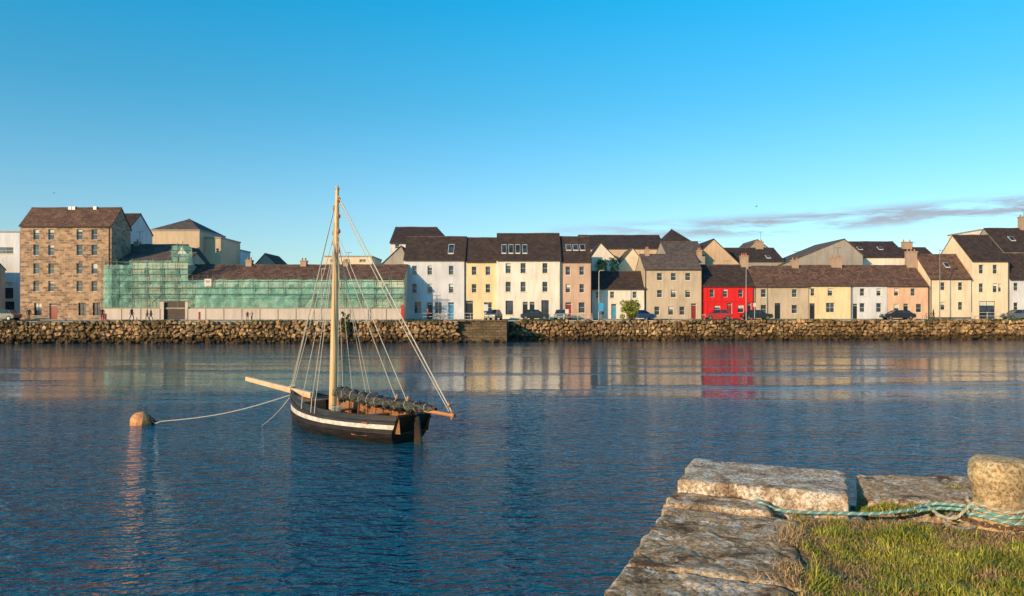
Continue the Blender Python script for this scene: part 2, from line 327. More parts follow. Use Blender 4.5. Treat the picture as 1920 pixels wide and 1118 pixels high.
gable('wide_gabled_house',1288,1388,497,1338,449,123,10,'tan','slate')
house('dark_slated_terrace',1368,1470,490,467,125,10,'grey','slate',chim=[(1423,14,452,2)],sky=[(1398,484,8,6),(1440,484,8,6)])
gable('distant_gabled_roof',1398,1446,470,1420,450,134,8,'grey','slateg')
YC=112.5
house('red_house',1316,1412,536,499,YC,8,'red','slate',ops=W([1335,1360,1389],[550],9,15)+[(1345,580,12,14,'w'),(1389,579,12,14,'w'),(1368,583,10,30,'DR'),(1404,583,10,30,'D')],chim=[(1395,13,478,3)],sill='red',pipes=[1413])
b=MB()
for px in(1325,1352,1400): b.box(X(px-1.5,YC-.1),X(px+1.5,YC-.1),YC-.06,YC-.012,GZ+.4,Z(538,YC))
b.box(X(1318,YC),X(1411,YC),YC-.09,YC-.012,Z(566,YC),Z(563,YC)); b.obj('pilaster_bands',M['red'],bpy.data.objects['red_house'])
house('grey_cream_house',1413,1516,537,501,YC+.3,8,'beige','slateb',ops=W([1432,1490],[550],10,15)+[(1432,580,11,16,'w'),(1490,580,11,16,'w'),(1458,583,11,29,'Dk')],chim=[(1490,12,486,2)],pipes=[])
house('cream_terraced_house',1516,1595,535,500,YC+.5,8,'cream','slateb',ops=W([1557],[548],10,14)+[(1557,577,16,18,'w'),(1523,584,10,30,'Dk')]+W([1524],[548],8,14),chim=[(1567,19,482,3)],pipes=[1596])
house('white_terraced_house',1595,1663,535,500,YC+.8,8,'whiteb','slateb',ops=W([1617,1648],[548],9,14)+[(1617,577,10,17,'w'),(1648,577,10,17,'w'),(1604,584,9,29,'D')],pipes=[])
house('peach_terraced_house',1663,1740,536,500,YC+.9,8,'peach','slateb',ops=W([1681,1712],[548],9,14)+[(1681,578,11,16,'w'),(1723,578,11,16,'w'),(1699,584,10,29,'D')],chim=[(1708,18,470,3)],pipes=[1741])
house('skylight_cream_house',1743,1821,522,479,YC+1.2,8,'pale','slateb',ops=W([1768,1801],[537,574],9,15),sky=[(1775,500,9,9)],pipes=[1745])
house('tall_cream_house',1822,1892,489,443,YC+1.6,10,'pale','slate',ops=W([1840,1866],[505,540],9,17)+[(1851,580,30,30,'Sk'),(1875,540,7,15,'w')],pipes=[1890],plinth=False)
house('blue_grey_house',1893,1990,523,477,YC+1.8,8,'whiteb','slate',ops=W([1905,1935],[538,575],9,15))
gable('large_slated_house',1464,1618,497,1583,449,124,12,'grey','slateg',eave2=480)
house('slated_rear_terrace',1596,1702,482,455,127,10,'white','slate',chim=[(1700,16,452,2)],sky=[(1612,468,8,6),(1650,468,8,6)])
house('slated_rear_house',1700,1762,490,466,128,9,'grey','slate')
block('white_flat_building',1838,1905,432,135,10,'white',ops=W([1850],[445],10,6))
house('rear_chimney_house',1880,2010,470,430,126,10,'grey','slate',chim=[(1917,12,405,2)],sky=[(1897,450,9,9)])
house('white_far_house',1990,2120,540,505,YC+2,8,'white','slateb',ops=W([2010,2050,2090],[552,580],9,14))
house('white_side_house',-230,-62,500,470,106,8,'beige','slate',ops=W([-200,-160,-120,-80],[515,545,578],10,16))
# ---------------------------------------------------------------- scaffolding, net and hoarding
def netmat():
    m,nt,b=newmat('scaffold_netting'); L=nt.links
    tc=N(nt,'ShaderNodeTexCoord'); n=N(nt,'ShaderNodeTexNoise'); n.inputs['Scale'].default_value=.9; n.inputs['Detail'].default_value=8; n.inputs['Roughness'].default_value=.75
    L.new(tc.outputs['Object'],n.inputs[0])
    r=ramp(nt,[(.3,(.13,.34,.27)),(.52,(.25,.54,.44)),(.70,(.56,.76,.66))],n.outputs[0]); L.new(r.outputs[0],b.inputs['Base Color']); b.inputs['Roughness'].default_value=.8
    n2=N(nt,'ShaderNodeTexNoise'); n2.inputs['Scale'].default_value=1.3; n2.inputs['Detail'].default_value=7; n2.inputs['Roughness'].default_value=.7
    mp=N(nt,'ShaderNodeMapping'); mp.inputs['Scale'].default_value=(1,1,.6); mp.inputs['Location'].default_value=(9,3,1); L.new(tc.outputs['Object'],mp.inputs[0]); L.new(mp.outputs[0],n2.inputs[0])
    mr=N(nt,'ShaderNodeMapRange'); mr.inputs[1].default_value=.36; mr.inputs[2].default_value=.66; mr.inputs[3].default_value=.24; mr.inputs[4].default_value=.62; L.new(n2.outputs[0],mr.inputs[0]); L.new(mr.outputs[0],b.inputs['Alpha'])
    return m
M['net']=netmat()
M['plank']=mat('scaffold_plank',(.36,.27,.16),bump=0)
M['hoard']=plaster('hoarding_board',(.62,.51,.44))
E=empty('scaffolding',(X(475,103.3),103.3,GZ))
nb=MB()
def net(l,r,top,bot,Y,seed):
    x0,x1=X(l,Y),X(r,Y); zt,zb=Z(top,Y),Z(bot,Y); nx=int((x1-x0)/.3)+1; nz=int((zt-zb)/.3)+1; i0=len(nb.v)
    for j in range(nz+1):
        for i in range(nx+1):
            x=x0+(x1-x0)*i/nx; z=zb+(zt-zb)*j/nz; e=(.14*noise.noise(Vector((x*.7,seed,0))) if j in(0,nz) else 0)
            bulge=.2*abs(math.sin(math.pi*(x/2.1)))*abs(math.sin(math.pi*(z-GZ)/2.0))
            nb.v.append((x,Y+.22*noise.noise(Vector((x*1.5,z*1.2,seed)))-bulge,z+e))
    for j in range(nz):
        for i in range(nx):
            a=i0+j*(nx+1)+i; nb.f.append((a,a+1,a+nx+2,a+nx+1)); nb.mi.append(0)
net(354,759,526,577,102.9,1); net(194,353,497,577,102.85,2); net(243,322,489,500,102.75,6); net(322,361,461,497,102.8,3); net(194,210,505,577,102.5,4); net(366,560,556,578,102.5,5); net(354,757,541,553,103.0,9); net(352,700,524,578,104.4,11)
nb.obj('netting',M['net'],E,smooth=True)
sc=MB(); pl=MB()
x=X(196,103.3)
while x<X(759,103.3):
    top=Z(490,103.3) if x<X(350,103.3) else Z(524,103.3)
    if X(322,103.3)<x<X(361,103.3): top=Z(458,103.3)
    for yy in(102.62,104.2): sc.tube([(x,yy,GZ+1.6 if yy<103 else GZ),(x,yy,top+U(.1,.6))],.045,5)
    if R()<.3: sc.tube([(x,102.6,GZ+1.8),(x+2.1,102.6,GZ+3.8)],.035,5)
    x+=2.1
for k,py in enumerate((577,560,552,540,528)):
    for yy in(102.6,104.23): sc.tube([(X(194,103.3),yy,Z(py,103.3)),(X(759,103.3),yy,Z(py,103.3))],.04,5)
for py in(515,505,492): 
    for yy in(102.6,104.23): sc.tube([(X(194,103.3),yy,Z(py,103.3)),(X(359,103.3),yy,Z(py,103.3))],.04,5)
for py in(470,482): sc.tube([(X(322,103.3),102.62,Z(py,103.3)),(X(360,103.3),102.62,Z(py,103.3))],.04,5)
for py in(578,551): pl.box(X(194,103.3),X(759,103.3),103.2,104.15,Z(py,103.3)+.04,Z(py,103.3)+.1)
for py in(524,): pl.box(X(194,103.3),X(353,103.3),103.2,104.15,Z(py,103.3)+.04,Z(py,103.3)+.1)
pl.box(X(194,103),X(759,103),102.45,102.52,Z(580,103),Z(577,103))
sc.obj('steel_tubes',mat('green_stained_steel',(.12,.20,.16),rough=.6,bump=0),E); pl.obj('planks',M['plank'],E)
E=empty('site_hoarding',(X(475,102),102,GZ)); hb=MB(); hd_=MB(); hr=MB()
for(a,b) in((192,300),(352,758)):
    xa,xb=X(a,102.2),X(b,102.2); hb.box(xa,xb,102.2,102.28,GZ,Z(579,102.2)); n_=int((xb-xa)/2.4)
    for i in range(n_+1): 
        xx=xa+(xb-xa)*i/n_; hd_.box(xx-.02,xx+.02,102.15,102.197,GZ,Z(579,102.2)-.02)
hb.box(X(300,102.2),X(307,102.2),102.2,102.28,GZ,Z(566,102.2)); hb.box(X(347,102.2),X(352,102.2),102.2,102.28,GZ,Z(566,102.2))
hd_.box(X(307,102.5),X(347,102.5),102.6,102.7,GZ,Z(565,102.5))  # dark sheet filling the open gap, its colour standing in for the shade inside
hr.box(X(192,102.1),X(197,102.1),102.02,102.1,GZ,Z(588,102.1)); hr.box(X(752,102.1),X(758,102.1),102.02,102.1,GZ,Z(572,102.1)); hr.box(X(372,102.1),X(374,102.1),102.08,102.14,GZ,Z(585,102.1))
hb.obj('boards',M['hoard'],E); hd_.obj('opening_shade_and_battens',mat('opening_shade_and_batten_brown',(.09,.06,.05)),E); hr.obj('red_panels',mat('red_panel',(.5,.05,.03)),E)
E=empty('site_notice_sign',(X(389,102.3),102.3,Z(530,102.3)))
q=MB(); q.box(X(383,102.3),X(396,102.3),102.32,102.36,Z(537,102.3),Z(523,102.3)); q.obj('board',M['frame'],E)
q=MB(); q.box(X(386,102.3),X(393,102.3),102.3,102.317,Z(530,102.3),Z(526,102.3)); q.obj('printed_panel',mat('red_print',(.6,.25,.2)),E)
# ---------------------------------------------------------------- ground, water, walls
WALL=[(-3000,80),(X(-40,91.8),91.8),(X(420,93.5),93.5),(X(857,95),95),(X(858,96),95.6),(X(950,96.3),96.0),(X(955,101.5),101.3),(X(1500,104),104),(X(1960,106.5),106.5),(3000,150)]
g=MB(); 
for a,b in zip(WALL[:-1],WALL[1:]): g.poly([(a[0],a[1]+.35,GZ),(b[0]+1e-4,b[1]+.35,GZ),(b[0]+1e-4,5000,GZ),(a[0],5000,GZ)])
g.obj('ground',mat('ground_earth',(.16,.14,.10),(.08,.08,.05),scale=.3))
rd=MB()
rd.poly([(-75,97.2,GZ+.004),(X(950,98),97.8,GZ+.004),(X(960,106),105,GZ+.004),(X(960,106),107.5,GZ+.004),(X(757,104),107.5,GZ+.004),(X(757,104),101.2,GZ+.004),(-75,101.2,GZ+.004)])
rd.poly([(X(960,106)+.01,105,GZ+.004),(90,110,GZ+.004),(90,110.9,GZ+.004),(X(960,106)+.01,107.5,GZ+.004)])
rd.obj('road',mat('asphalt',(.06,.06,.06),(.04,.04,.04),rough=.9,scale=3))
pv=MB(); pv.box(-75,X(757,104),101.2,102.15,GZ,GZ+.13); pv.box(X(757,109),X(1110,109),107.6,108.7,GZ,GZ+.13); pv.box(X(1110,111),90,110.95,111.98,GZ,GZ+.125)
pv.obj('pavement',mat('concrete_paving',(.34,.32,.29)))
wb=MB()
for a,b in zip(WALL[:-1],WALL[1:]):
    mi=1 if abs(a[0]-X(858,96))<.01 else 0
    wb.hexa([(a[0],a[1],-3),(b[0],b[1],-3),(b[0],b[1]+.8,-3),(a[0],a[1]+.8,-3),(a[0],a[1]+.12,GZ-.1),(b[0],b[1]+.12,GZ-.1),(b[0],b[1]+.8,GZ-.1),(a[0],a[1]+.8,GZ-.1)],mi)
Wl=wb.obj('quay_wall',[mat('wall_core',(.035,.026,.018)),M['ashlar']])
ico=[]
for k in range(8):
    bm=bmesh.new(); bmesh.ops.create_icosphere(bm,subdivisions=2,radius=1)
    for v in bm.verts:
        c=v.co; m=max(abs(c.x),abs(c.y),abs(c.z)); c2=c.lerp(c/m,.75)
        v.co=c2*(.82+.42*noise.noise(c*1.4+Vector((k*9,0,0))))
    bm.verts.ensure_lookup_table()
    ico.append(([v.co.copy() for v in bm.verts],[tuple(v.index for v in f.verts) for f in bm.faces])); bm.free()
def stonemat(name,c,c2):
    m=mat(name,c,c2,rough=.9,scale=2.5,bump=.6,bscale=9,bdist=.06,island=True)
    nt=m.node_tree; b=nt.nodes['Principled BSDF']; L=nt.links
    src=b.inputs['Base Color'].links[0].from_socket
    tc=N(nt,'ShaderNodeTexCoord'); sp=N(nt,'ShaderNodeSeparateXYZ'); L.new(tc.outputs['Object'],sp.inputs[0])
    n=N(nt,'ShaderNodeTexNoise'); n.inputs['Scale'].default_value=.8; L.new(tc.outputs['Object'],n.inputs[0])
    a=N(nt,'ShaderNodeMath',operation='ADD'); L.new(sp.outputs[2],a.inputs[0]); L.new(n.outputs[0],a.inputs[1])
    r=ramp(nt,[(.0,(.14,.13,.07)),(.40,(.28,.25,.15)),(.60,(1,1,1))]); mr=N(nt,'ShaderNodeMapRange'); mr.inputs[1].default_value=.2; mr.inputs[2].default_value=2.4; L.new(a.outputs[0],mr.inputs[0]); L.new(mr.outputs[0],r.inputs[0])
    mx=N(nt,'ShaderNodeMix',data_type='RGBA',blend_type='MULTIPLY'); mx.inputs[0].default_value=1; L.new(src,mx.inputs[6]); L.new(r.outputs[0],mx.inputs[7])
    n3=N(nt,'ShaderNodeTexNoise'); n3.inputs['Scale'].default_value=.22; n3.inputs['Detail'].default_value=4; L.new(tc.outputs['Object'],n3.inputs[0]); r3=ramp(nt,[(.35,(.5,.46,.36)),(.6,(1,1,1))],n3.outputs[0])
    m3=N(nt,'ShaderNodeMix',data_type='RGBA',blend_type='MULTIPLY'); m3.inputs[0].default_value=1; L.new(mx.outputs[2],m3.inputs[6]); L.new(r3.outputs[0],m3.inputs[7]); L.new(m3.outputs[2],b.inputs['Base Color'])
    return m
st=MB()
def wally(x):
    for a,b in zip(WALL[:-1],WALL[1:]):
        if a[0]<=x<=b[0]: return a[1]+(b[1]-a[1])*(x-a[0])/max(b[0]-a[0],1e-6)
    return 100
def addstone(p,s,rot):
    vs,fs=random.choice(ico); i=len(st.v); m=Matrix.Rotation(rot,3,'Y')@Matrix.Rotation(U(-.6,.6),3,'Z')
    for v in vs:
        q=m@Vector((v.x*s[0],v.y*s[1],v.z*s[2])); st.v.append((p[0]+q.x,p[1]+q.y,p[2]+q.z))
    for f in fs: st.f.append(tuple(i+k for k in f)); st.mi.append(0)
xa,xb=-72,82
for row in range(7):
    z=-.1+row*.43; x=xa
    while x<xb:
        w=U(.28,.95); 
        if X(858,96)-.1<x<X(953,96): x+=w; continue
        zz=z+U(-.14,.14)
        if row==6: zz=2.56+U(-.16,.1)
        addstone((x+w*.5,wally(x)+.1*(zz/2.6)+U(-.1,.2)-.05,zz),(w*.53,U(.2,.42),U(.17,.38)),U(-.6,.6)); x+=w*.95
for k in range(560):
    x=U(xa,xb)
    s=U(.15,.45); addstone((x,wally(x)-U(.2,.8),U(-.15,.3)),(s,s*.8,s*.6),U(-.5,.5))
o=st.obj('quay_wall_stones',stonemat('wall_rubble',(.58,.35,.165),(.16,.10,.052)),None)
o.parent=Wl
cp=MB(); x=X(858,96)
while x<X(953,96)-.2:
    w=U(.9,1.5); y=wally(min(x,X(949,96)))
    cp.box(x,min(x+w-.02,X(953,96)),y-.02,y+.6,GZ-.1,GZ+.1); x+=w
cp.obj('coping',M['ashlar'],None,bevel=.03).parent=Wl
# water
def watermat():
    m,nt,b=newmat('harbour_water'); L=nt.links
    b.inputs['Base Color'].default_value=(.004,.080,.135,1); b.inputs['Roughness'].default_value=.025; b.inputs['IOR'].default_value=1.45
    tc=N(nt,'ShaderNodeTexCoord'); sp=N(nt,'ShaderNodeSeparateXYZ'); L.new(tc.outputs['Object'],sp.inputs[0])
    def nz(scale,st,detail=3,rot=0,rough=.5,dist=0):
        mp=N(nt,'ShaderNodeMapping'); mp.inputs['Scale'].default_value=st; mp.inputs['Rotation'].default_value=(0,0,rot)
        L.new(tc.outputs['Object'],mp.inputs[0]); n=N(nt,'ShaderNodeTexNoise'); n.inputs['Scale'].default_value=scale; n.inputs['Detail'].default_value=detail; n.inputs['Roughness'].default_value=rough; n.inputs['Distortion'].default_value=dist
        L.new(mp.outputs[0],n.inputs[0]); return n.outputs[0]
    def math_(op,a,b_=None,c=None):
        n=N(nt,'ShaderNodeMath',operation=op)
        for i,v in enumerate((a,b_,c)):
            if v is None: continue
            if isinstance(v,(int,float)): n.inputs[i].default_value=v
            else: L.new(v,n.inputs[i])
        return n.outputs[0]
    big=nz(.05,(.5,1.6,1),3)
    patch=nz(.09,(.35,2.2,1),5,.05,.6)
    yy=math_('ADD',sp.outputs[1],math_('MULTIPLY',math_('SUBTRACT',big,.5),30))
    def mr(v,a,b_,c,d):
        n=N(nt,'ShaderNodeMapRange',interpolation_type='SMOOTHSTEP'); L.new(v,n.inputs[0])
        for i,q in enumerate((a,b_,c,d)): n.inputs[i+1].default_value=q
        return n.outputs[0]
    near=math_('MULTIPLY',mr(yy,7,27,1.0,.45),mr(yy,27,38,1,.09))
    far=mr(yy,58,68,0,.105)
    pt=mr(patch,.50,.66,0,.13)
    s=math_('ADD',math_('MAXIMUM',near,far),pt)
    w1=nz(1.0,(1,2.3,1),2,.35,dist=.4); w2=nz(2.4,(1,2.2,1),2,-.28,dist=.5); w3=nz(.33,(.7,1.6,1),2,.2); w4=nz(6.5,(1,2.0,1),2,.12)
    h=math_('ADD',math_('ADD',math_('MULTIPLY',w1,.24),math_('MULTIPLY',w2,.20)),math_('ADD',math_('MULTIPLY',w3,.20),math_('MULTIPLY',w4,.045)))
    h=math_('MULTIPLY',h,s)
    bp=N(nt,'ShaderNodeBump'); bp.inputs['Strength'].default_value=1; bp.inputs['Distance'].default_value=1.0
    L.new(h,bp.inputs['Height']); L.new(bp.outputs[0],b.inputs['Normal'])
    return m
wm=MB(); wm.poly([(-3000,-600,0),(3000,-600,0),(3000,200,0),(-3000,200,0)]); wm.obj('water',watermat())
# ---------------------------------------------------------------- foliage
def leafmat(name,c,c2,scale=1.6): 
    m=mat(name,c,c2,rough=.6,scale=scale,bump=0,island=True); m.node_tree.nodes['Principled BSDF'].inputs['Specular IOR Level'].default_value=.15; return m
M['leaf']=leafmat('yellow_green_leaves',(.32,.31,.05),(.17,.19,.03)); M['leafd']=leafmat('dark_green_leaves',(.08,.11,.03),(.035,.06,.015)); M['bark']=mat('bark',(.12,.08,.05))
def foliage(name,c,rad,n,size,m,trunk=True):
    E=empty(name,c); mb=MB(); cl=[Vector((U(-1,1)*rad[0]*.75,U(-1,1)*rad[1]*.75,U(-.9,1)*rad[2]*.75)) for _ in range(22)]
    cr=[U(.25,.5)*min(rad) for _ in cl]
    for i in range(n):
        k=random.randrange(len(cl)); d=Vector((random.gauss(0,1),random.gauss(0,1),random.gauss(0,1))).normalized()*cr[k]*U(.5,1.15)
        p=Vector(c)+cl[k]+d
        a=Vector((U(-1,1),U(-1,1),U(-1,1))).normalized(); b=a.cross(Vector((U(-1,1),U(-1,1),U(-1,1)))).normalized(); s=size*U(.5,1.2)
        mb.poly([p-a*s,p+b*s*.5,p+a*s,p-b*s*.5])
    mb.obj('leaves',m,E)
    t=MB()
    if trunk:
        b0=Vector((c[0],c[1],c[2]-rad[2]-.4))
        for k in range(7): t.tube([b0+Vector((U(-.1,.1),0,0)),b0.lerp(Vector(c)+cl[k],.5)+Vector((U(-.1,.1),0,.1)),Vector(c)+cl[k]],[.07,.045,.015],6)
        t.obj('stems',M['bark'],E)
    return E
foliage('yellow_green_bush',(X(1182,104),104,GZ+1.5),(1.6,1.1,1.45),4200,.12,M['leaf'])
foliage('wall_shrub',(X(648,93.6),93.6,2.6),(.55,.5,1.7),1500,.1,M['leafd'])
foliage('ivy_hedge',(X(1136,117),117,Z(500,117)),(2.3,1,1.3),1800,.14,M['leaf'],False)
foliage('garden_hedge',(X(1136,117),117.3,Z(530,117)),(2.4,1,2.2),1500,.14,M['leafd'])
def blades(name,pts,m,hmin,hmax,w,lean,parent=None,hf=None):
    mb=MB()
    for p in pts:
        h=U(hmin,hmax)*(hf(p) if hf else 1); t=U(0,6.283); d=Vector((math.cos(t),math.sin(t),0)); l=U(0,lean); t2=U(0,6.283); e=Vector((math.cos(t2),math.sin(t2),0))*w*.5
        p=Vector(p); m1=p+Vector((0,0,h*.6))+d*h*l*.35; tp=p+Vector((0,0,h*(1-.35*l)))+d*h*l
        i=len(mb.v); mb.v+=[tuple(p-e),tuple(p+e),tuple(m1+e*.8),tuple(m1-e*.8),tuple(tp)]
        mb.f+=[(i,i+1,i+2,i+3),(i+3,i+2,i+4)]; mb.mi+=[0,0]
    return mb.obj(name,m,parent)
pts=[]
for k in range(8000):
    x=U(-70,80); 
    if noise.noise(Vector((x*.12,3,0)))<.05 and not (35<x<46): continue
    pts.append((x,wally(x)+U(-.05,1.2),GZ-.1))
blades('quayside_grass',pts,M['leafd'],.15,.45,.07,.8)
# ---------------------------------------------------------------- vehicles, people, furniture
def carpaint(name,c):
    m,nt,b=newmat(name); b.inputs['Roughness'].default_value=.25; b.inputs['Coat Weight'].default_value=.6
    tc=N(nt,'ShaderNodeTexCoord'); n=N(nt,'ShaderNodeTexNoise'); n.inputs['Scale'].default_value=3; nt.links.new(tc.outputs['Object'],n.inputs[0])
    r=ramp(nt,[(.3,tuple(v*.8 for v in c)),(.7,c)],n.outputs[0]); nt.links.new(r.outputs[0],b.inputs['Base Color']); return m
M['lamp']=mat('headlamp',(.7,.7,.68),rough=.1,bump=0); M['tail']=mat('tail_lamp',(.4,.01,.01),rough=.2,bump=0)
def car(px,Y,paint,flip=1,L=4.2,Hh=1.45,rot=0):
    E=empty('parked_car',(0,0,0)); 
    w=.86; k=L/4.2
    side=[(-2.1,.35),(-2.08,.72),(-1.95,.86),(-1.0,.96),(.9,.98),(1.85,.95),(2.05,.8),(2.1,.4),(1.75,.28),(-1.75,.28)]
    b=MB(); n=len(side)
    prof=[(-w,.94),(-w+.04,1.0),(w-.04,1.0),(w,.94)]
    for (yy,s) in prof:
        for(x,z) in side: b.v.append((x*k*s,yy,.28+(z-.28)*(s if z>.5 else 1)))
    for j in range(3):
        for i in range(n): i2=(i+1)%n; b.f.append((j*n+i,j*n+i2,(j+1)*n+i2,(j+1)*n+i)); b.mi.append(0)
    b.f.append(tuple(range(n))); b.mi.append(0); b.f.append(tuple(range(3*n,4*n))[::-1]); b.mi.append(0)
    b.obj('body',paint,E,bevel=.03)
    g=MB()
    g.hexa([(-1.15*k,-.76,.95),(1.65*k,-.76,.96),(1.65*k,.76,.96),(-1.15*k,.76,.95),(-.4*k,-.6,Hh-.05),(1.15*k,-.6,Hh-.05),(1.15*k,.6,Hh-.05),(-.4*k,.6,Hh-.05)]); g.obj('windows',M['glass'],E)
    r=MB(); r.hexa([(-.45*k,-.61,Hh-.05),(1.2*k,-.61,Hh-.05),(1.2*k,.61,Hh-.05),(-.45*k,.61,Hh-.05),(-.35*k,-.55,Hh),(1.1*k,-.55,Hh),(1.1*k,.55,Hh),(-.35*k,.55,Hh)])
    for s in(-1,1):
        for (xa,xb_) in((-1.15,-.42),(.28,.28),(1.65,1.17)): r.tube([(xa*k,s*.77,.95),(xb_*k,s*.615,Hh-.04)],.035,5)
    r.obj('roof_and_pillars',paint,E)
    wh=MB(); hb_=MB()
    for xx in(-1.3*k,1.35*k):
        for s in(-1,1):
            wh.tube([(xx,s*.68,.32),(xx,s*.88,.32)],.32,18); hb_.tube([(xx,s*.87,.32),(xx,s*.892,.32)],.19,12)
    wh.obj('tyres',M['rubber'],E); hb_.obj('hubs',M['metal'],E)
    l=MB(); t=MB()
    for s in(-1,1): l.box(-2.09*k,-1.97*k,s*.62-.14,s*.62+.14,.62,.76); t.box(1.95*k,2.09*k,s*.66-.12,s*.66+.12,.64,.84)
    l.obj('headlamps',M['lamp'],E); t.obj('tail_lamps',M['tail'],E)
    E.location=(X(px,Y),Y,GZ+.006); E.rotation_euler=(0,0,rot+(math.pi if flip<0 else 0))
pr=carpaint('red_paint',(.45,.02,.02)); pb=carpaint('black_car_paint',(.012,.012,.015)); pbl=carpaint('blue_paint',(.03,.12,.25)); pg=carpaint('grey_paint',(.12,.13,.14)); pw=carpaint('silver_paint',(.4,.4,.4))
car(1345,108.6,pr,1,4.0,1.5); car(1418,108.7,pb,-1,4.4); car(1683,109.6,pb,1,4.7,1.42); car(1003,105.6,pb,-1,4.2,1.5); car(925,104.8,pg,1,3.0,1.5,math.radians(70)); car(1203,108,pbl,-1,4.1,1.45); car(5,99.5,pg,1,4.2); car(1052,105.9,pg,1,3.2,1.5,math.radians(80)); car(1908,110.3,pg,1,4.3,1.5); car(1985,110.6,pw,-1)
def person(name,px,Y,top,legs,h=1.72,face=0,stride=.2,arm=.15,bend=0):
    m,nt,b=newmat(name+'_clothes'); tc=N(nt,'ShaderNodeTexCoord'); sp=N(nt,'ShaderNodeSeparateXYZ'); nt.links.new(tc.outputs['Object'],sp.inputs[0])
    r=ramp(nt,[(0,(.03,.025,.02)),(.05,legs),(.49,top),(.845,(.5,.3,.22)),(.955,(.05,.03,.02))]); r.color_ramp.interpolation='CONSTANT'
    mr=N(nt,'ShaderNodeMath',operation='DIVIDE'); mr.inputs[1].default_value=h; nt.links.new(sp.outputs[2],mr.inputs[0]); nt.links.new(mr.outputs[0],r.inputs[0]); nt.links.new(r.outputs[0],b.inputs['Base Color']); b.inputs['Roughness'].default_value=.85
    s=h/1.72; st_=stride
    V=[((0,0,.95),.135),((0,0,1.15),.13),((0,-.0,1.36),.15),((0,0,1.47),.06),((0,-.01,1.55),.075),((0,-.015,1.63),.095),((0,-.01,1.70),.06),
       ((.1,0,.9),.09),((.11,-st_*.5,.5),.065),((.11,-st_*.6,.09),.045),((.12,-st_*.6-.16,.035),.035),
       ((-.1,0,.9),.09),((-.11,st_*.3,.5),.065),((-.11,st_,.10),.045),((-.12,st_-.15,.035),.035),
       ((.19,0,1.40),.06),((.25,arm*.4,1.13),.045),((.26,-arm,.9),.034),((.26,-arm*1.2,.80),.03),
       ((-.19,0,1.40),.06),((-.25,-arm*.2,1.13),.045),((-.26,arm,.9),.034),((-.26,arm*1.1,.80),.03)]
    Eg=[(0,1),(1,2),(2,3),(3,4),(4,5),(5,6),(0,7),(7,8),(8,9),(9,10),(0,11),(11,12),(12,13),(13,14),(2,15),(15,16),(16,17),(17,18),(2,19),(19,20),(20,21),(21,22)]
    me=bpy.data.meshes.new(name); me.from_pydata([tuple(c*s for c in v[0]) for v in V],Eg,[]); me.materials.append(m)
    o=bpy.data.objects.new(name,me); COL.objects.link(o); sk=o.modifiers.new('skin','SKIN'); 
    for i,v in enumerate(V): me.skin_vertices[0].data[i].radius=(v[1]*s,v[1]*s*.85)
    me.skin_vertices[0].data[0].use_root=True
    sk.use_smooth_shade=True; ss=o.modifiers.new('sub','SUBSURF'); ss.levels=1; ss.render_levels=1
    o.location=(X(px,Y),Y,GZ+.005); o.rotation_euler=(0,0,face); return o
person('pedestrian',192,99,(.03,.03,.04),(.02,.02,.03),face=.6)
person('pedestrian',247,98,(.05,.05,.06),(.02,.03,.06),1.78,face=1.4,stride=.32)
person('pedestrian',276,98.4,(.25,.05,.05),(.03,.03,.05),1.7,face=-1.3,stride=.25)
person('pedestrian',283,98.6,(.04,.05,.09),(.02,.02,.02),1.62,face=-1.5,stride=.28)
person('pedestrian',54,98,(.03,.03,.03),(.04,.04,.05),1.7,face=.4)
person('pedestrian',464,96.2,(.06,.03,.03),(.02,.02,.03),1.3,face=.2,stride=.05)
person('pedestrian',472,96.2,(.3,.25,.2),(.03,.03,.04),1.35,face=-.5,stride=.05)
person('pedestrian',1750,108.6,(.03,.03,.04),(.02,.02,.02),1.7,face=.9)
person('pedestrian',802,103.5,(.35,.04,.03),(.02,.02,.03),1.65,face=-1.2,stride=.3)
def lamp_post(px,Y,top,arm=1.0):
    E=empty('street_lamp',(X(px,Y),Y,GZ)); x=X(px,Y); zt=Z(top,Y); b=MB(); b.tube([(x,Y,GZ),(x,Y,GZ+1.2),(x,Y,zt-.3),(x+arm*.4,Y,zt),(x+arm,Y,zt+.05)],[.09,.07,.045,.04,.035],8); b.obj('post',M['metal'],E)
    b=MB(); b.hexa([(x+arm-.1,Y-.13,zt-.02),(x+arm+.55,Y-.1,zt+.02),(x+arm+.55,Y+.1,zt+.02),(x+arm-.1,Y+.13,zt-.02),(x+arm-.1,Y-.1,zt+.12),(x+arm+.5,Y-.06,zt+.12),(x+arm+.5,Y+.06,zt+.12),(x+arm-.1,Y+.1,zt+.12)]); b.obj('lantern',M['grey'],E)
lamp_post(1123,106,508,.2); lamp_post(1399,107.5,500,.2); lamp_post(1762,109,470,.1); lamp_post(603,96.5,505,.1)
def sign(name,px,Y,py,w,h,c,post=True):
    E=empty(name,(X(px,Y),Y,GZ)); b=MB(); x=X(px,Y); z=Z(py,Y); b.box(x-w/2,x+w/2,Y-.03,Y,z-h/2,z+h/2); b.obj('panel',mat(name+'_face',c,c,rough=.4,bump=0),E,bevel=.01)
    b=MB(); b.tube([(x,Y+.04,GZ),(x,Y+.04,z+h/2)],.035,6); b.obj('post',M['metal'],E)
sign('blue_road_sign',1127,105.2,576,.7,1.2,(.05,.3,.6)); sign('white_road_sign',911,103,577,.6,.9,(.6,.62,.66)); sign('parking_sign',1163,105.3,590,.5,.5,(.7,.7,.7)); sign('parking_sign',1415,107,572,.4,.55,(.6,.6,.55)); sign('parking_sign',1063,104,584,.5,.6,(.65,.62,.6))
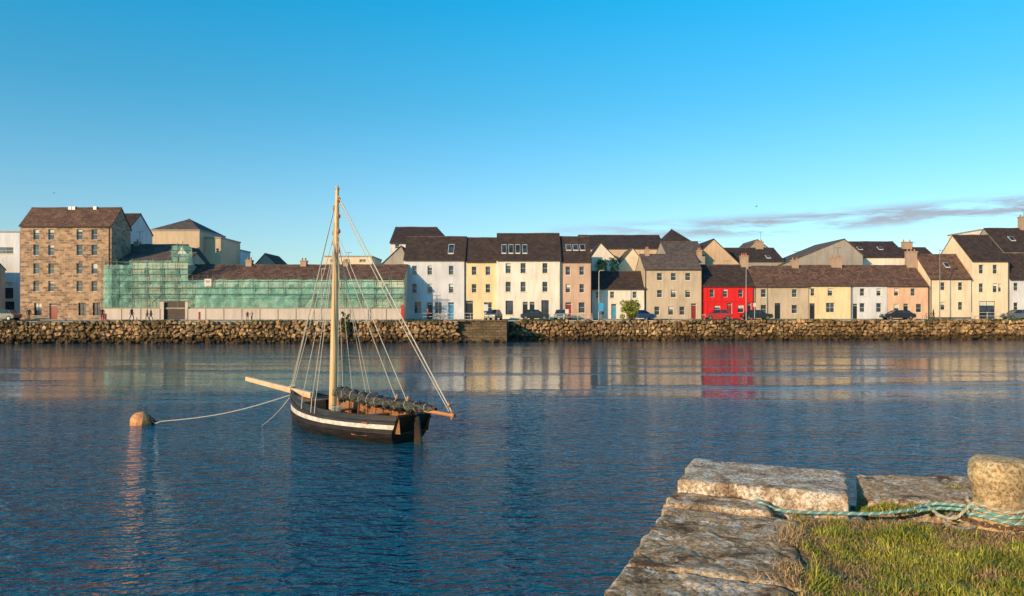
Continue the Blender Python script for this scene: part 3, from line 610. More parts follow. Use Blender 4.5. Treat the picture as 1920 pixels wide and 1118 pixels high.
def railing(l,r,Y,h=1.0):
    E=empty('white_railing',(X((l+r)/2,Y),Y,GZ)); b=MB(); x0,x1=X(l,Y),X(r,Y); n=max(int((x1-x0)/1.6),1)
    for i in range(n+1): x=x0+(x1-x0)*i/n; b.tube([(x,Y,GZ),(x,Y,GZ+h)],.035,6)
    for z in(.5,.98): b.tube([(x0,Y,GZ+h*z),(x1,Y,GZ+h*z)],.03,6)
    b.obj('bars',M['frame'],E)
railing(770,905,104.5); railing(1822,1880,112.6,1.1); railing(1030,1110,103.9,.9)
def bicycle(px,Y):
    E=empty('parked_bicycle',(X(px,Y),Y,GZ)); x=X(px,Y); b=MB(); t=MB()
    for dx in(-.52,.52): t.tube([(x+dx+.33*math.cos(a),Y,GZ+.34+.33*math.sin(a)) for a in [i*math.pi/9 for i in range(19)]],.018,5,cap=False)
    f=[(-.52,.34),(-.15,.36),(.38,.8),(-.22,.85),(-.52,.34)]; b.tube([(x+a,Y,GZ+c) for a,c in f],.02,5); b.tube([(x-.15,Y,GZ+.36),(x-.25,Y,GZ+.95)],.018,5); b.tube([(x+.52,Y,GZ+.34),(x+.36,Y,GZ+1.0)],.018,5); b.tube([(x+.38,Y-.25,GZ+1.02),(x+.38,Y+.25,GZ+1.02)],.016,5); b.box(x-.37,x-.14,Y-.06,Y+.06,GZ+.95,GZ+1.0)
    t.obj('wheels',M['rubber'],E); b.obj('frame',M['black'],E)
for px in(815,828,1740,1885): bicycle(px,104 if px<1000 else 108.5)
def gull(px,py,Y,s):
    b=MB(); x,z=X(px,Y),Z(py,Y); b.tube([(x-.25*s,Y,z),(x-.1*s,Y,z+.02),(x+.1*s,Y,z+.03),(x+.28*s,Y,z)],[.01,.06*s,.06*s,.01],6)
    for q in(-1,1): b.poly([(x-.08*s,Y,z+.03),(x+.1*s,Y,z+.03),(x+.08*s,Y+q*.35*s,z+.22*s),(x,Y+q*.35*s,z+.22*s)]); b.poly([(x,Y+q*.35*s,z+.22*s),(x+.08*s,Y+q*.35*s,z+.22*s),(x-.12*s,Y+q*.75*s,z+.12*s)])
    b.obj('seagull',mat('gull_feathers',(.35,.35,.37),bump=0))
gull(101,363,150,1); gull(1418,388,150,1.1)
# ---------------------------------------------------------------- boat
bow=Vector((-8.02,26.8,0)); stn=Vector((-2.95,22.4,0)); ax=(bow-stn); LB=ax.length; ax.normalize(); port=Vector((-ax.y,ax.x,0)); 
if port.y>0: port=-port
def BL(x,y,z): return stn+ax*x+port*y+Vector((0,0,z))
M['hull']=mat('tarred_planks',(.036,.024,.019),(.011,.009,.008),rough=.3,scale=2,stretch=(1,1,5),bump=.3,bscale=12,bdist=.01)
M['strake']=mat('white_strake',(.72,.64,.55),(.40,.33,.28),rough=.5,scale=5,bump=.1)
M['rail']=mat('dark_rail',(.05,.03,.02),(.018,.013,.01),rough=.4,scale=4)
M['wood']=mat('varnished_wood',(.38,.17,.07),(.17,.07,.03),rough=.4,scale=3,stretch=(1,1,6),bump=.1)
M['pine']=mat('mast_pine',(.74,.50,.25),(.54,.34,.15),rough=.4,scale=1.2,stretch=(6,6,.5),bump=.1)
M['pale_wood']=mat('bowsprit_wood',(.70,.50,.31),(.50,.33,.19),rough=.6,scale=2)
M['rope']=mat('rope',(.62,.54,.44),(.44,.37,.29),scale=30,bump=0); M['sail']=mat('furled_sail',(.075,.065,.055),(.012,.012,.012),rough=.5,scale=5,bump=1,bscale=8,bdist=.12)
M['line']=mat('green_line',(.14,.24,.19),bump=0)
def sheer(s): return .85-.07*math.sin(s*math.pi)*1.0+.42*max(0,s-.35)**1.6*1.5
def beam(s):
    if s<.45: return .72+.38*math.sin(s/.45*math.pi/2)
    t=(s-.45)/.55; return 1.10*max(1-t**2.6,0.0)+.04
rows=[(-.55,.10),(-.35,.45),(-.12,.74),(.0,.84),(.22,.95),(.42,1.0),(.56,1.0),(.72,.99),(.86,.975),(1.0,.95)]
NS=30
def hp(i,j,sgn,off=0):
    s=i/NS; sh=sheer(s); fz,fy=rows[j]; b=beam(s)
    z=fz*sh if fz>0 else fz*(1 if s>.12 else .3+s*5.8)
    t=max(0,(s-.6)/.4); y=b*(fy**(1+t*1.4) if fy<1 else fy)
    if s<.3: y*= (1-(1-fy)*(.3-s)*2.2) if fz<.3 else 1
    x=s*LB*.985+ (.10*(1-fz) * -1)*(t**2)*1.0 - (1-s)**6*(-.35)*(1-max(fz,-.4))*1.0
    return BL(x,sgn*max(y-off,.012),z)
E=empty('sailing_boat',tuple(BL(3.4,0,0)))
hull=MB()
for sgn in(1,-1):
    i0=len(hull.v)
    for i in range(NS+1):
        for j in range(len(rows)): hull.v.append(tuple(hp(i,j,sgn)))
    n=len(rows)
    for i in range(NS):
        for j in range(n-1):
            a=i0+i*n+j; f=(a,a+n,a+n+1,a+1); 
            if sgn>0: f=f[::-1]
            hull.f.append(f); hull.mi.append(1 if j==6 else 0)
for i in range(NS): hull.poly([hp(i,0,1),hp(i,0,-1),hp(i+1,0,-1),hp(i+1,0,1)])
for j in range(len(rows)-1): hull.poly([hp(0,j,1),hp(0,j+1,1),hp(0,j+1,-1),hp(0,j,-1)])
hull.obj('hull',[M['hull'],M['strake']],E,smooth=False)
inn=MB()
for sgn in(1,-1):
    for i in range(NS):
        a=[hp(i,9,sgn,.07),hp(i+1,9,sgn,.07)]; lo=[Vector((p.x,p.y,.34)) for p in (hp(i,9,sgn,.12),hp(i+1,9,sgn,.12))]
        inn.poly([a[0],a[1],lo[1],lo[0]])
for i in range(NS):
    p=[Vector((q.x,q.y,.34)) for q in(hp(i,9,1,.12),hp(i+1,9,1,.12),hp(i+1,9,-1,.12),hp(i,9,-1,.12))]; inn.poly(p)
inn.obj('inner_planking',M['wood'],E)
rl=MB()
for sgn in(1,-1):
    for i in range(NS):
        a,b,c,d=hp(i,9,sgn,-.03),hp(i+1,9,sgn,-.03),hp(i+1,9,sgn,.09),hp(i,9,sgn,.09); u=Vector((0,0,.045)); dn=Vector((0,0,-.012))
        rl.hexa([a+dn,b+dn,c+dn,d+dn,a+u,b+u,c+u,d+u])
    rl.tube([hp(i,8,sgn,-.02) for i in range(NS+1)],.028,6)
    rl.tube([hp(i,5,sgn,-.01) for i in range(NS+1)],.016,5)
a,b=hp(0,9,1,0),hp(0,9,-1,0); rl.tube([a+Vector((0,0,.02)),b+Vector((0,0,.02))],.05,6)
rl.obj('gunwale',M['rail'],E)
dk=MB()
for i in range(23,NS): dk.poly([hp(i,9,1,.06)-Vector((0,0,.06)),hp(i,9,-1,.06)-Vector((0,0,.06)),hp(i+1,9,-1,.0)-Vector((0,0,.06)),hp(i+1,9,1,.0)-Vector((0,0,.06))])
for xs_,w_ in((1.2,.95),(2.4,1.0),(4.2,.95)): 
    p=[BL(xs_-.13,w_,.58),BL(xs_+.13,w_,.58),BL(xs_+.13,-w_,.58),BL(xs_-.13,-w_,.58)]; dk.hexa(p+[q+Vector((0,0,.05)) for q in p])
for i in range(4,24,2): 
    for sg in(1,-1): dk.tube([Vector((hp(i,9,sg,.13).x,hp(i,9,sg,.13).y,.35)),hp(i,9,sg,.09)],.03,4)
p=[BL(5.15,.42,.9),BL(5.23,.42,.9),BL(5.23,-.42,.9),BL(5.15,-.42,.9)]; dk.hexa([Vector((q.x,q.y,.35)) for q in p]+p)
dk.obj('foredeck_and_thwarts',M['wood'],E)
rd=MB(); p=[BL(-.02,.03,-.5),BL(-.42,.03,-.5),BL(-.42,-.03,-.5),BL(-.02,-.03,-.5)]; qv=[BL(.0,.03,.75),BL(-.18,.03,.85),BL(-.18,-.03,.85),BL(.0,-.03,.75)]
rd.hexa(p+qv); rd.tube([BL(-.12,0,.88),BL(.5,0,.95),BL(1.1,.05,.98)],[.035,.03,.025],6); rd.obj('rudder_and_tiller',M['rail'],E)
stm=MB(); stm.tube([BL(LB*.985-.12,0,-.5),BL(LB*.985-.02,0,.2),BL(LB*.985+.02,0,.9),BL(LB*.985+.02,0,1.27)],[.05,.06,.065,.06],6); stm.obj('stem_post',M['rail'],E)
mx_=4.17; mb_=BL(mx_,0,.35); mt=BL(mx_-.27,0,8.12)
sp=MB(); sp.tube([mb_,mb_.lerp(mt,.15),mb_.lerp(mt,.5),mb_.lerp(mt,.85),mt],[.13,.13,.115,.085,.06],14); 
sp.tube([mt-Vector((0,0,.0)),mt+Vector((0,0,.12))],[.09,.03],10); sp.obj('mast',M['pine'],E,smooth=False)
bs=MB(); b0=BL(5.3,.02,1.06); b1=BL(9.75,.0,1.38)
def beamhex(mb,a,b,w0,w1):
    d=(b-a).normalized(); s_=d.cross(Vector((0,0,1))).normalized(); u=s_.cross(d)
    mb.hexa([a-s_*w0-u*w0,a+s_*w0-u*w0,a+s_*w0+u*w0,a-s_*w0+u*w0,b-s_*w1-u*w1,b+s_*w1-u*w1,b+s_*w1+u*w1,b-s_*w1+u*w1])
beamhex(bs,b0,b1,.11,.085); bs.obj('bowsprit',M['pale_wood'],E,bevel=.03)
g0=BL(mx_-.1,.05,1.20); g1=BL(-1.6,.0,1.0)
bo=MB(); bo.tube([g0,g0.lerp(g1,.5),g1],[.07,.075,.05],10); bo.tube([g1-Vector((0,0,.12)),g1+Vector((0,0,.14))],.03,6); bo.tube([g1,g1+ (g1-g0).normalized()*.12],[.07,.06],8); bo.obj('boom',mat('orange_wood',(.55,.22,.075),(.38,.14,.05),rough=.45),E)
sl=MB(); n=90; 
cen=[];rad=[]
for k in range(n+1):
    t=k/n; p=g0.lerp(g1,.02+t*.86)+Vector((0,0,.10-.06*math.sin(t*math.pi))); cen.append(p+port*.03*math.sin(k*.9)); rad.append((.21-.07*t)*(1+.35*noise.noise(Vector((t*26,1,0))))*(min(1,t*8+.4))*(min(1,(1-t)*6+.35)))
i0=len(sl.v)
for k in range(n+1):
    for j in range(20):
        a=2*math.pi*j/20; rr=rad[k]*(1+.55*noise.noise(Vector((k*.3,math.cos(a)*2,math.sin(a)*2)))); p=cen[k]+port*math.cos(a)*rr+Vector((0,0,1))*math.sin(a)*rr*1.0; sl.v.append(tuple(p))
for k in range(n):
    for j in range(20): j2=(j+1)%20; sl.f.append((i0+k*20+j,i0+k*20+j2,i0+(k+1)*20+j2,i0+(k+1)*20+j)); sl.mi.append(0)
sl.obj('furled_sail',M['sail'],E,smooth=True)
ls=MB(); ls2=MB()
for k in range(3,n-2,8):
    m_=ls if k%2 else ls2; off=U(-.06,.06)
    m_.tube([cen[k]+ax*off*math.sin(a)+port*math.cos(a)*rad[k]*1.08+Vector((0,0,math.sin(a)*rad[k]*1.08)) for a in [q*math.pi/8 for q in range(17)]],.010,5,cap=False)
ls2.tube([cen[k]+port*(rad[k]*1.05+.01)+Vector((0,0,.07*math.sin(k*.5))) for k in range(2,n-1)],.008,5)
ls.obj('lashings',M['rope'],E); ls2.obj('green_lashings',M['line'],E)
rg=MB()
def stay(a,b,r=.011,sag=0):
    a=Vector(a); b=Vector(b); rg.tube([a.lerp(b,t)-Vector((0,0,sag*math.sin(math.pi*t))) for t in [q/12 for q in range(13)]],r,5)
def mp_(z): return mb_.lerp(mt,(z-.35)/(8.12-.35))
st0=BL(LB*.985,0,1.25)
stay(mp_(7.9),st0,.017); stay(mp_(6.9),st0+Vector((.05,0,.02)),.012); stay(mp_(7.9),BL(LB-.25,.2,1.1),.010)
stay(mp_(7.95),g1+Vector((0,0,.1)),.022); stay(mp_(7.8),g1.lerp(g0,.02)+Vector((0,0,.1)),.013,.1); stay(mp_(6.7),g1.lerp(g0,.33)+Vector((0,0,.1)),.013); stay(mp_(6.5),g1.lerp(g0,.42)+Vector((0,0,.1)),.011,.05)
for xo,zt in((3.55,6.6),(3.85,6.7),(4.4,6.6)):
    for sg in(1,-1):
        i=int(round(xo/LB*NS)); stay(mp_(zt),hp(i,9,sg,-.02)+Vector((0,0,.35)),.011); rg.tube([hp(i,8,sg,-.05),hp(i,9,sg,-.03)+Vector((0,0,.38))],.016,5)
stay(mp_(7.0)+port*.12,BL(mx_-.2,.14,.8),.009); stay(mp_(7.4)-ax*.14,BL(mx_-.3,.0,1.0),.009); stay(mp_(6.2)-ax*.12,BL(mx_-.75,.1,.95),.009)
rg.obj('rigging',M['rope'],E)
bk=MB()
for zz,dx in((7.75,.1),(7.5,-.12),(7.2,.1),(6.7,.12),(6.65,-.13),(6.3,-.1),(6.0,.1)):
    p=mp_(zz)-ax*dx; bk.lathe([(0.02,-.1),(.06,-.05),(.07,0),(.06,.05),(.02,.1)],tuple(p),8)
for t in (0.02,.33,.42): p=g1.lerp(g0,t)+Vector((0,0,.28)); bk.lathe([(0.02,-.09),(.05,-.04),(.06,0),(.05,.04),(.02,.09)],tuple(p),8)
bk.lathe([(0.03,-.1),(.08,-.05),(.09,0),(.08,.05),(.03,.1)],tuple(st0+Vector((.05,-.1,-.05))),8)
bk.obj('blocks',M['wood'],E)
cl=MB(); pts_=[]
for k in range(60):
    a=k*.5; pts_.append(BL(mx_-.35+.16*math.cos(a),.1+.16*math.sin(a),.62+k*.004+.02*math.sin(k)))
cl.tube(pts_,.016,5)
pts_=[st0+Vector((.14*math.cos(k*.55),.1*math.sin(k*.55),-.15+.006*k)) for k in range(40)]; cl.tube(pts_,.018,5); cl.obj('coiled_rope',M['rope'],E)
nbp=MB(); 
pA=[hp(5,4,1,-.012),hp(8,4,1,-.012)]; nbp.hexa([pA[0]+Vector((0,0,.02)),pA[1]+Vector((0,0,.02)),pA[1]-port*.01+Vector((0,0,.02)),pA[0]-port*.01+Vector((0,0,.02)),pA[0]+Vector((0,0,.1))+port*.02,pA[1]+Vector((0,0,.1))+port*.02,pA[1]-port*.01+Vector((0,0,.1)),pA[0]-port*.01+Vector((0,0,.1))]); nbp.obj('name_board',M['wood'],E)
BY=26.2; bx=X(264,BY)
E=empty('mooring_buoy',(bx,BY,0)); b=MB(); b.lathe([(.05,-.25),(.3,-.2),(.35,-.02),(.37,.14),(.34,.26),(.25,.36),(.12,.43),(.06,.45),(.03,.46)],(0,0,0),12)
M['float']=mat('orange_float',(.74,.32,.12),(.48,.20,.08),rough=.6,scale=4)
o=b.obj('float',M['float'],None,smooth=False,bevel=.02); o.rotation_euler=(.12,.25,0); o.location=(bx,BY,0); o.parent=E; o.matrix_parent_inverse=Matrix.Translation(E.location).inverted()
b=MB(); b.tube([(bx+.36+.1*math.cos(a),BY-.05+.02*a,.12+.1*math.sin(a)) for a in [q*math.pi/6 for q in range(13)]],.055,8); b.tube([(bx+.1,BY,.42),(bx+.3,BY,.3),(bx+.42,BY,.1)],.03,6); b.obj('shackle_and_weed',M['rubber'],E)
b=MB()
def line(a,c,sag,r=.012): 
    a=Vector(a); c=Vector(c); b.tube([a.lerp(c,t)-Vector((0,0,sag*math.sin(math.pi*t))) for t in [q/20 for q in range(21)]],r,6)
line(BL(LB*.985,0,1.0),(X(300,26.2),26.2,.10),.18,.018); line((X(300,26.2),26.2,.10),(bx+.4,BY,.1),.06,.018); line(BL(LB*.985,.05,.95),(X(487,25.8),25.8,-.05),.1,.013)
b.obj('mooring_line',M['rope'])
# ---------------------------------------------------------------- foreground quay
Cn=Vector((1.72,7.0,0)); uu=Vector((.376,.927,0)); vv=Vector((.927,-.376,0))
def Q(a,b,z=0): p=Cn-uu*a+vv*b; p.z=z; return p
def lichen(name,base,dark,light,warm,ldens=.55):
    m,nt,b=newmat(name); L=nt.links; tc=N(nt,'ShaderNodeTexCoord')
    def nz(s,d=6,r=.6,dist=0):
        n=N(nt,'ShaderNodeTexNoise'); n.inputs['Scale'].default_value=s; n.inputs['Detail'].default_value=d; n.inputs['Roughness'].default_value=r; n.inputs['Distortion'].default_value=dist; L.new(tc.outputs['Object'],n.inputs[0]); return n
    n1=nz(3.5,9,.72); r1=ramp(nt,[(.38,dark),(.48,base),(.60,warm)],n1.outputs[0])
    n2=nz(7,9,.8,.5); r2=ramp(nt,[(ldens-.03,0.0),(ldens+.02,1.0)],n2.outputs[0])
    mx=N(nt,'ShaderNodeMix',data_type='RGBA'); L.new(r2.outputs[0],mx.inputs[0]); L.new(r1.outputs[0],mx.inputs[6]); mx.inputs[7].default_value=(*light,1)
    n3=nz(38,5,.8); r3=ramp(nt,[(.40,(.36,.32,.28)),(.54,(1.0,1.0,1.0))],n3.outputs[0])
    m2=N(nt,'ShaderNodeMix',data_type='RGBA',blend_type='MULTIPLY'); m2.inputs[0].default_value=1; L.new(mx.outputs[2],m2.inputs[6]); L.new(r3.outputs[0],m2.inputs[7]); L.new(m2.outputs[2],b.inputs['Base Color']); b.inputs['Roughness'].default_value=.95
    b.inputs['Specular IOR Level'].default_value=.1
    n4=nz(13,12,.8); bp=N(nt,'ShaderNodeBump'); bp.inputs['Strength'].default_value=.9; bp.inputs['Distance'].default_value=.03; L.new(n4.outputs[0],bp.inputs['Height'])
    L.new(bp.outputs[0],b.inputs['Normal']); return m
M['qstone']=lichen('weathered_limestone',(.54,.36,.21),(.19,.115,.07),(.88,.72,.57),(.66,.44,.25),.545)
M['qstone2']=lichen('pale_limestone',(.60,.43,.29),(.28,.18,.12),(.88,.74,.60),(.70,.50,.32),.51)
def slab(name,c4,z,zb,m,seed,amp=.012,step=.025,er=.035,tilt=(0,0,0,0),parent=None):
    A,B,C,D=[Vector((p[0],p[1],0)) for p in c4]; nu=max(4,int((B-A).length/step)); nv=max(4,int((D-A).length/step)); mb=MB()
    lu=(B-A).length; lv=(D-A).length; idx={}
    def pt(i,j):
        u=i/nu; v=j/nv; p=A.lerp(B,u).lerp(D.lerp(C,u),v); zz=z+tilt[0]*(1-u)*(1-v)+tilt[1]*u*(1-v)+tilt[2]*u*v+tilt[3]*(1-u)*v
        e=min(u,1-u)*lu; f=min(v,1-v)*lv; e=min(e,f)
        k=noise.noise(Vector((p.x*2.2,p.y*2.2,seed)))*.8+noise.noise(Vector((p.x*7,p.y*7,seed)))*.9+noise.noise(Vector((p.x*19,p.y*19,seed)))*.7
        tr_=noise.noise(Vector((p.x*3.1,p.y*3.1,seed+50)))+.35*noise.noise(Vector((p.x*12,p.y*12,seed+50))); k+= .55*(1 if tr_>.16 else 0)- .9*(1 if abs(tr_+.15)<.03 else 0)
        zz+=amp*k
        er2=er*(1+.9*noise.noise(Vector((p.x*6,p.y*6,seed+5))))
        if e<er2: zz-=(er2-math.sqrt(max(er2*er2-(er2-e)**2,0)))*.7
        w=.03 if (i in(0,nu) or j in(0,nv)) else .006
        ox=w*noise.noise(Vector((p.x*7,p.y*7,seed+3)))*1.5; oy=w*noise.noise(Vector((p.x*7,p.y*7,seed+8)))*1.5
        return Vector((p.x+ox,p.y+oy,zz))
    for j in range(nv+1):
        for i in range(nu+1): idx[i,j]=len(mb.v); mb.v.append(tuple(pt(i,j)))
    for j in range(nv):
        for i in range(nu): mb.f.append((idx[i,j],idx[i,j+1],idx[i+1,j+1],idx[i+1,j])); mb.mi.append(0)
    loop=[(i,0) for i in range(nu)]+[(nu,j) for j in range(nv)]+[(i,nv) for i in range(nu,0,-1)]+[(0,j) for j in range(nv,0,-1)]
    prev=[idx[k] for k in loop]; rings=6
    for r_ in range(1,rings+1):
        cur=[]
        for q in [idx[k] for k in loop]:
            v=mb.v[q]; t=r_/rings; zz=v[2]+(zb-v[2])*t; nn_=noise.noise(Vector((v[0]*9,v[1]*9,zz*9+seed)))*.028
            cur.append(len(mb.v)); mb.v.append((v[0]+nn_,v[1]+nn_,zz))
        for k in range(len(loop)):
            k2=(k+1)%len(loop); mb.f.append((prev[k],prev[k2],cur[k2],cur[k])); mb.mi.append(0)
        prev=cur
    o=mb.obj(name,m,parent,smooth=True); return o
QE=empty('stone_quay',(2,5,2.4))
slab('corner_slab',[Q(0,0),Q(.02,1.32),Q(.90,1.30),Q(.88,.0)],2.60,2.30,M['qstone2'],1,parent=QE,tilt=(.01,-.01,-.01,0),er=.02,step=.016,amp=.007)
slab('lower_block',[Q(.80,-.05),Q(.80,.74),Q(1.24,.74),Q(1.24,-.05)],2.485,2.1,M['qstone'],2,parent=QE,step=.016,er=.025,amp=.008)
slab('bed_stone',[Q(.55,.6),Q(.55,1.4),Q(1.0,1.42),Q(1.0,.70)],2.40,2.1,M['qstone'],12,parent=QE)
slab('far_slab',[(3.14,6.74),(4.15,6.66),(3.78,5.92),(2.86,5.95)],2.50,2.2,M['qstone'],3,parent=QE,tilt=(.02,.02,-.02,-.02),step=.018,er=.025,amp=.009)
slab('far_slab',[(4.18,6.66),(5.4,6.5),(5.0,5.7),(3.80,5.93)],2.52,2.2,M['qstone'],4,parent=QE)
slab('far_slab',[(5.45,6.5),(7.0,6.2),(6.7,5.3),(5.05,5.7)],2.52,2.2,M['qstone2'],14,parent=QE,step=.05)
aa=1.26; sd=20
for ln,ww in((1.45,.95),(1.2,.9),(1.1,.98),(1.0,.95),(1.3,.9),(1.2,.9)):
    slab('coping_stone',[Q(aa,-.02+U(-.01,.01)),Q(aa+.01,ww),Q(aa+ln-.015,ww+U(-.04,.04)),Q(aa+ln-.015,-.02)],2.46-.004*(sd-20),2.1,M['qstone'],sd,amp=.011,er=.03,parent=QE,step=.014 if sd<22 else .05); aa+=ln; sd+=1
qb=MB()
def qh(a0,a1,b0,b1,z0,z1): 
    p=[Q(a1,b0),Q(a1,b1),Q(a0,b1),Q(a0,b0)]; qb.hexa([Vector((q.x,q.y,z0)) for q in p]+[Vector((q.x,q.y,z1)) for q in p])
qh(.03,30,.02,30,-3,2.3); qb.hexa([(3.0,6.0,-3),(8,5.5,-3),(8,6.1,-3),(3.2,6.68,-3),(3.0,6.0,2.31),(8,5.5,2.31),(8,6.1,2.31),(3.2,6.68,2.31)])
qb.obj('quay_body',M['ashlar'],QE)
def soilz(x,y):
    d=(Vector((x,y,0))-Cn); b_=d.dot(vv); a_=-d.dot(uu)
    e=.05*min(max((.93-b_)/.05,0),1)
    edge=.035*max(0,1-abs(b_-1.0)/.25)*(1 if a_>1.2 else 0)
    return 2.395+.035*noise.noise(Vector((x*1.9,y*1.9,4)))+.02*noise.noise(Vector((x*6,y*6,4)))+.03*min(max((b_-1.0)/.6,0),1)+edge-e
tf=MB(); n=130; idx={}
for j in range(n+1):
    for i in range(n+1):
        a=.92+i/n*6.5 ; bb=.72+j/n*6.5
        p=Q(a,bb); idx[i,j]=len(tf.v); tf.v.append((p.x,p.y,soilz(p.x,p.y)))
for j in range(n):
    for i in range(n): tf.f.append((idx[i,j],idx[i+1,j],idx[i+1,j+1],idx[i,j+1])); tf.mi.append(0)
tf.obj('grass_ground',mat('turf_soil',(.24,.16,.08),(.12,.075,.04),rough=1,scale=6,bump=1,bscale=30),None,smooth=True)
gb=MB(); p=[Q(30,.9,2.36),Q(30,30,2.36),Q(7.3,30,2.36),Q(7.3,.9,2.36)]; gb.poly(p); p=[Q(7.3,7.0,2.36),Q(7.3,30,2.36),Q(.95,30,2.36),Q(.95,7.0,2.36)]; gb.poly(p); gb.obj('grass_field',mat('field_grass',(.10,.13,.03)))
M['grass']=leafmat('grass_blades',(.46,.41,.06),(.17,.18,.028),3.0); M['straw']=leafmat('dry_straw',(.54,.34,.17),(.32,.19,.09),4)
G=[];St=[]
def inslab(x,y): return (y>5.93 and x>2.8) 
bol=Vector((3.60,5.46,0))
cnt=0
while cnt<84000:
    a=1.0+R()*3.2; bb=.84+R()*3.4; p=Q(a,bb); 
    if p.y<3.2 or inslab(p.x,p.y) or (a<.98 and bb<1.42): continue
    if (p-bol).length<.28: continue
    edge=(bb-.93)+.24*noise.noise(Vector((p.x*4,p.y*4,9)))+.1*noise.noise(Vector((p.x*13,p.y*13,9)))
    k=noise.noise(Vector((p.x*2.3,p.y*2.3,31)))+.4*noise.noise(Vector((p.x*8,p.y*8,3)))
    top=(a-1.0)
    z=soilz(p.x,p.y)-.01
    if bb<.95: z=2.45
    dr=(p-bol).length+.25*noise.noise(Vector((p.x*5,p.y*5,2)))
    cnt+=1
    if edge<.03: continue
    if edge<.12 or top<.12+.2*max(k,0): 
        if R()<.35: St.append((p.x,p.y,z+.01))
        if R()<.3: G.append((p.x,p.y,z))
        continue
    if k<-.2 or dr<.46:
        if R()<.4: St.append((p.x,p.y,z+.01))
        if R()<(.08 if dr<.46 else .3): G.append((p.x,p.y,z))
        continue
    G.append((p.x,p.y,z)); 
    if R()<.14: St.append((p.x,p.y,z))
for k in range(2200):
    a=1.35+R()*2.4
    if noise.noise(Vector((a*2.6,7,0)))<-.05: continue
    bb=.98-abs(random.gauss(0,.08)); p=Q(a,bb); St.append((p.x,p.y,2.455))
for k in range(2600):
    t=R(); p=Vector((2.75+t*.9,5.93-abs(random.gauss(0,.05)),0)); G.append((p.x,p.y,2.41))
for k in range(500): p=Vector((U(3.75,3.82),U(6.0,6.4),0)); G.append((p.x,p.y,2.44))
def hf(p):
    d=(Vector((p[0],p[1],0))-bol).length
    return (.75+.75*max(-.3,noise.noise(Vector((p[0]*5.5,p[1]*5.5,17)))*1.5))*(.5 if d<.5 else 1)
blades('grass',G,M['grass'],.03,.095,.006,1.5,hf=hf); blades('dry_grass',St,M['straw'],.02,.07,.005,2.2)
E=empty('stone_bollard',(bol.x,bol.y,2.4)); b=MB()
prof=[(.275,-.10),(.272,.00),(.245,.05),(.205,.11),(.180,.18),(.170,.25),(.170,.30),(.178,.35),(.190,.39),(.197,.43),(.197,.49),(.188,.53),(.165,.552),(.10,.56),(.02,.562)]
pf=[]
for (r0,z0),(r1,z1) in zip(prof[:-1],prof[1:]):
    for q in range(3): pf.append((r0+(r1-r0)*q/3,z0+(z1-z0)*q/3))
pf.append(prof[-1])
b.lathe(pf,(0,0,0),64,jit=.06)
for i,v in enumerate(b.v):
    vv_=Vector(v); d=1+.05*noise.noise(vv_*14)+.03*noise.noise(vv_*34); b.v[i]=(bol.x+v[0]*d,bol.y+v[1]*d,2.36+v[2]*(1+.02*noise.noise(vv_*9)))
M['bstone']=lichen('sandy_granite',(.76,.54,.30),(.52,.36,.20),(.86,.66,.40),(.80,.58,.33),.60)
b.obj('shaft',M['bstone'],E,smooth=True)
def cat(P_,n):
    P_=[Vector(p) for p in P_]; out=[]
    for i in range(len(P_)-1):
        p0=P_[max(i-1,0)];p1=P_[i];p2=P_[i+1];p3=P_[min(i+2,len(P_)-1)]
        for k in range(n):
            t=k/n; out.append(.5*((2*p1)+(-p0+p2)*t+(2*p0-5*p1+4*p2-p3)*t*t+(-p0+3*p1-3*p2+p3)*t**3))
    out.append(P_[-1]); return out
def twisted(name,path,r,mats,parent=None,pitch=.075):
    pts=cat(path,14); 
    res=[pts[0]]; 
    for p in pts[1:]:
        d=(p-res[-1]).length; m_=max(1,int(d/.01)); a=res[-1].copy()
        for q in range(1,m_+1): res.append(a.lerp(p,q/m_))
    s=0; tr=[[],[],[]]
    for i,p in enumerate(res):
        d=(res[min(i+1,len(res)-1)]-res[max(i-1,0)]).normalized(); a=d.cross(Vector((0,0,1))).normalized(); b_=a.cross(d)
        if i: s+=(p-res[i-1]).length
        for k in range(3):
            t=s/pitch*2*math.pi+k*2.094; tr[k].append(p+(a*math.cos(t)+b_*math.sin(t))*r*.55)
    mb=MB()
    for k in range(3): mb.tube(tr[k],r*.55,6,mi=k)
    return mb.obj(name,mats,parent,smooth=True)
tm=mat('teal_fibre',(.16,.36,.31),(.09,.24,.21),scale=40,bump=0); wmn=mat('pale_fibre',(.50,.53,.45),(.36,.40,.33),scale=40,bump=0); tn=mat('tan_fibre',(.48,.36,.24),(.34,.25,.15),scale=40,bump=0)
RE=empty('mooring_rope',(3,5.5,2.5))
def G3(px,py,z): Y=F*(H-z)/(py-HOR); return Vector((X(px,Y),Y,z))
def ring(r,z,a0,a1,n=14): return [Vector((bol.x+r*math.cos(a0+(a1-a0)*i/n),bol.y+r*math.sin(a0+(a1-a0)*i/n),z+.01*math.sin(i))) for i in range(n+1)]
twisted('rope_strand_run',[Q(.95,.62,2.50),Q(1.05,.82,2.46),G3(1560,962,2.46),G3(1640,963,2.465),G3(1700,957,2.48),G3(1745,945,2.50),G3(1800,948,2.54)]+ring(.215,2.545,math.pi*.95,math.pi*2.3),.014,[tm,wmn,tm],RE)
twisted('rope_strand_tail',[G3(1720,958,2.475),G3(1760,953,2.49),G3(1810,957,2.52)]+ring(.238,2.51,math.pi*1.02,math.pi*2.4),.014,[tm,tm,wmn],RE)
twisted('tan_rope_loop',[G3(1755,965,2.47),G3(1790,972,2.47)]+ring(.205,2.58,math.pi*1.0,math.pi*3.1,24),.013,[tn,tn,wmn],RE)
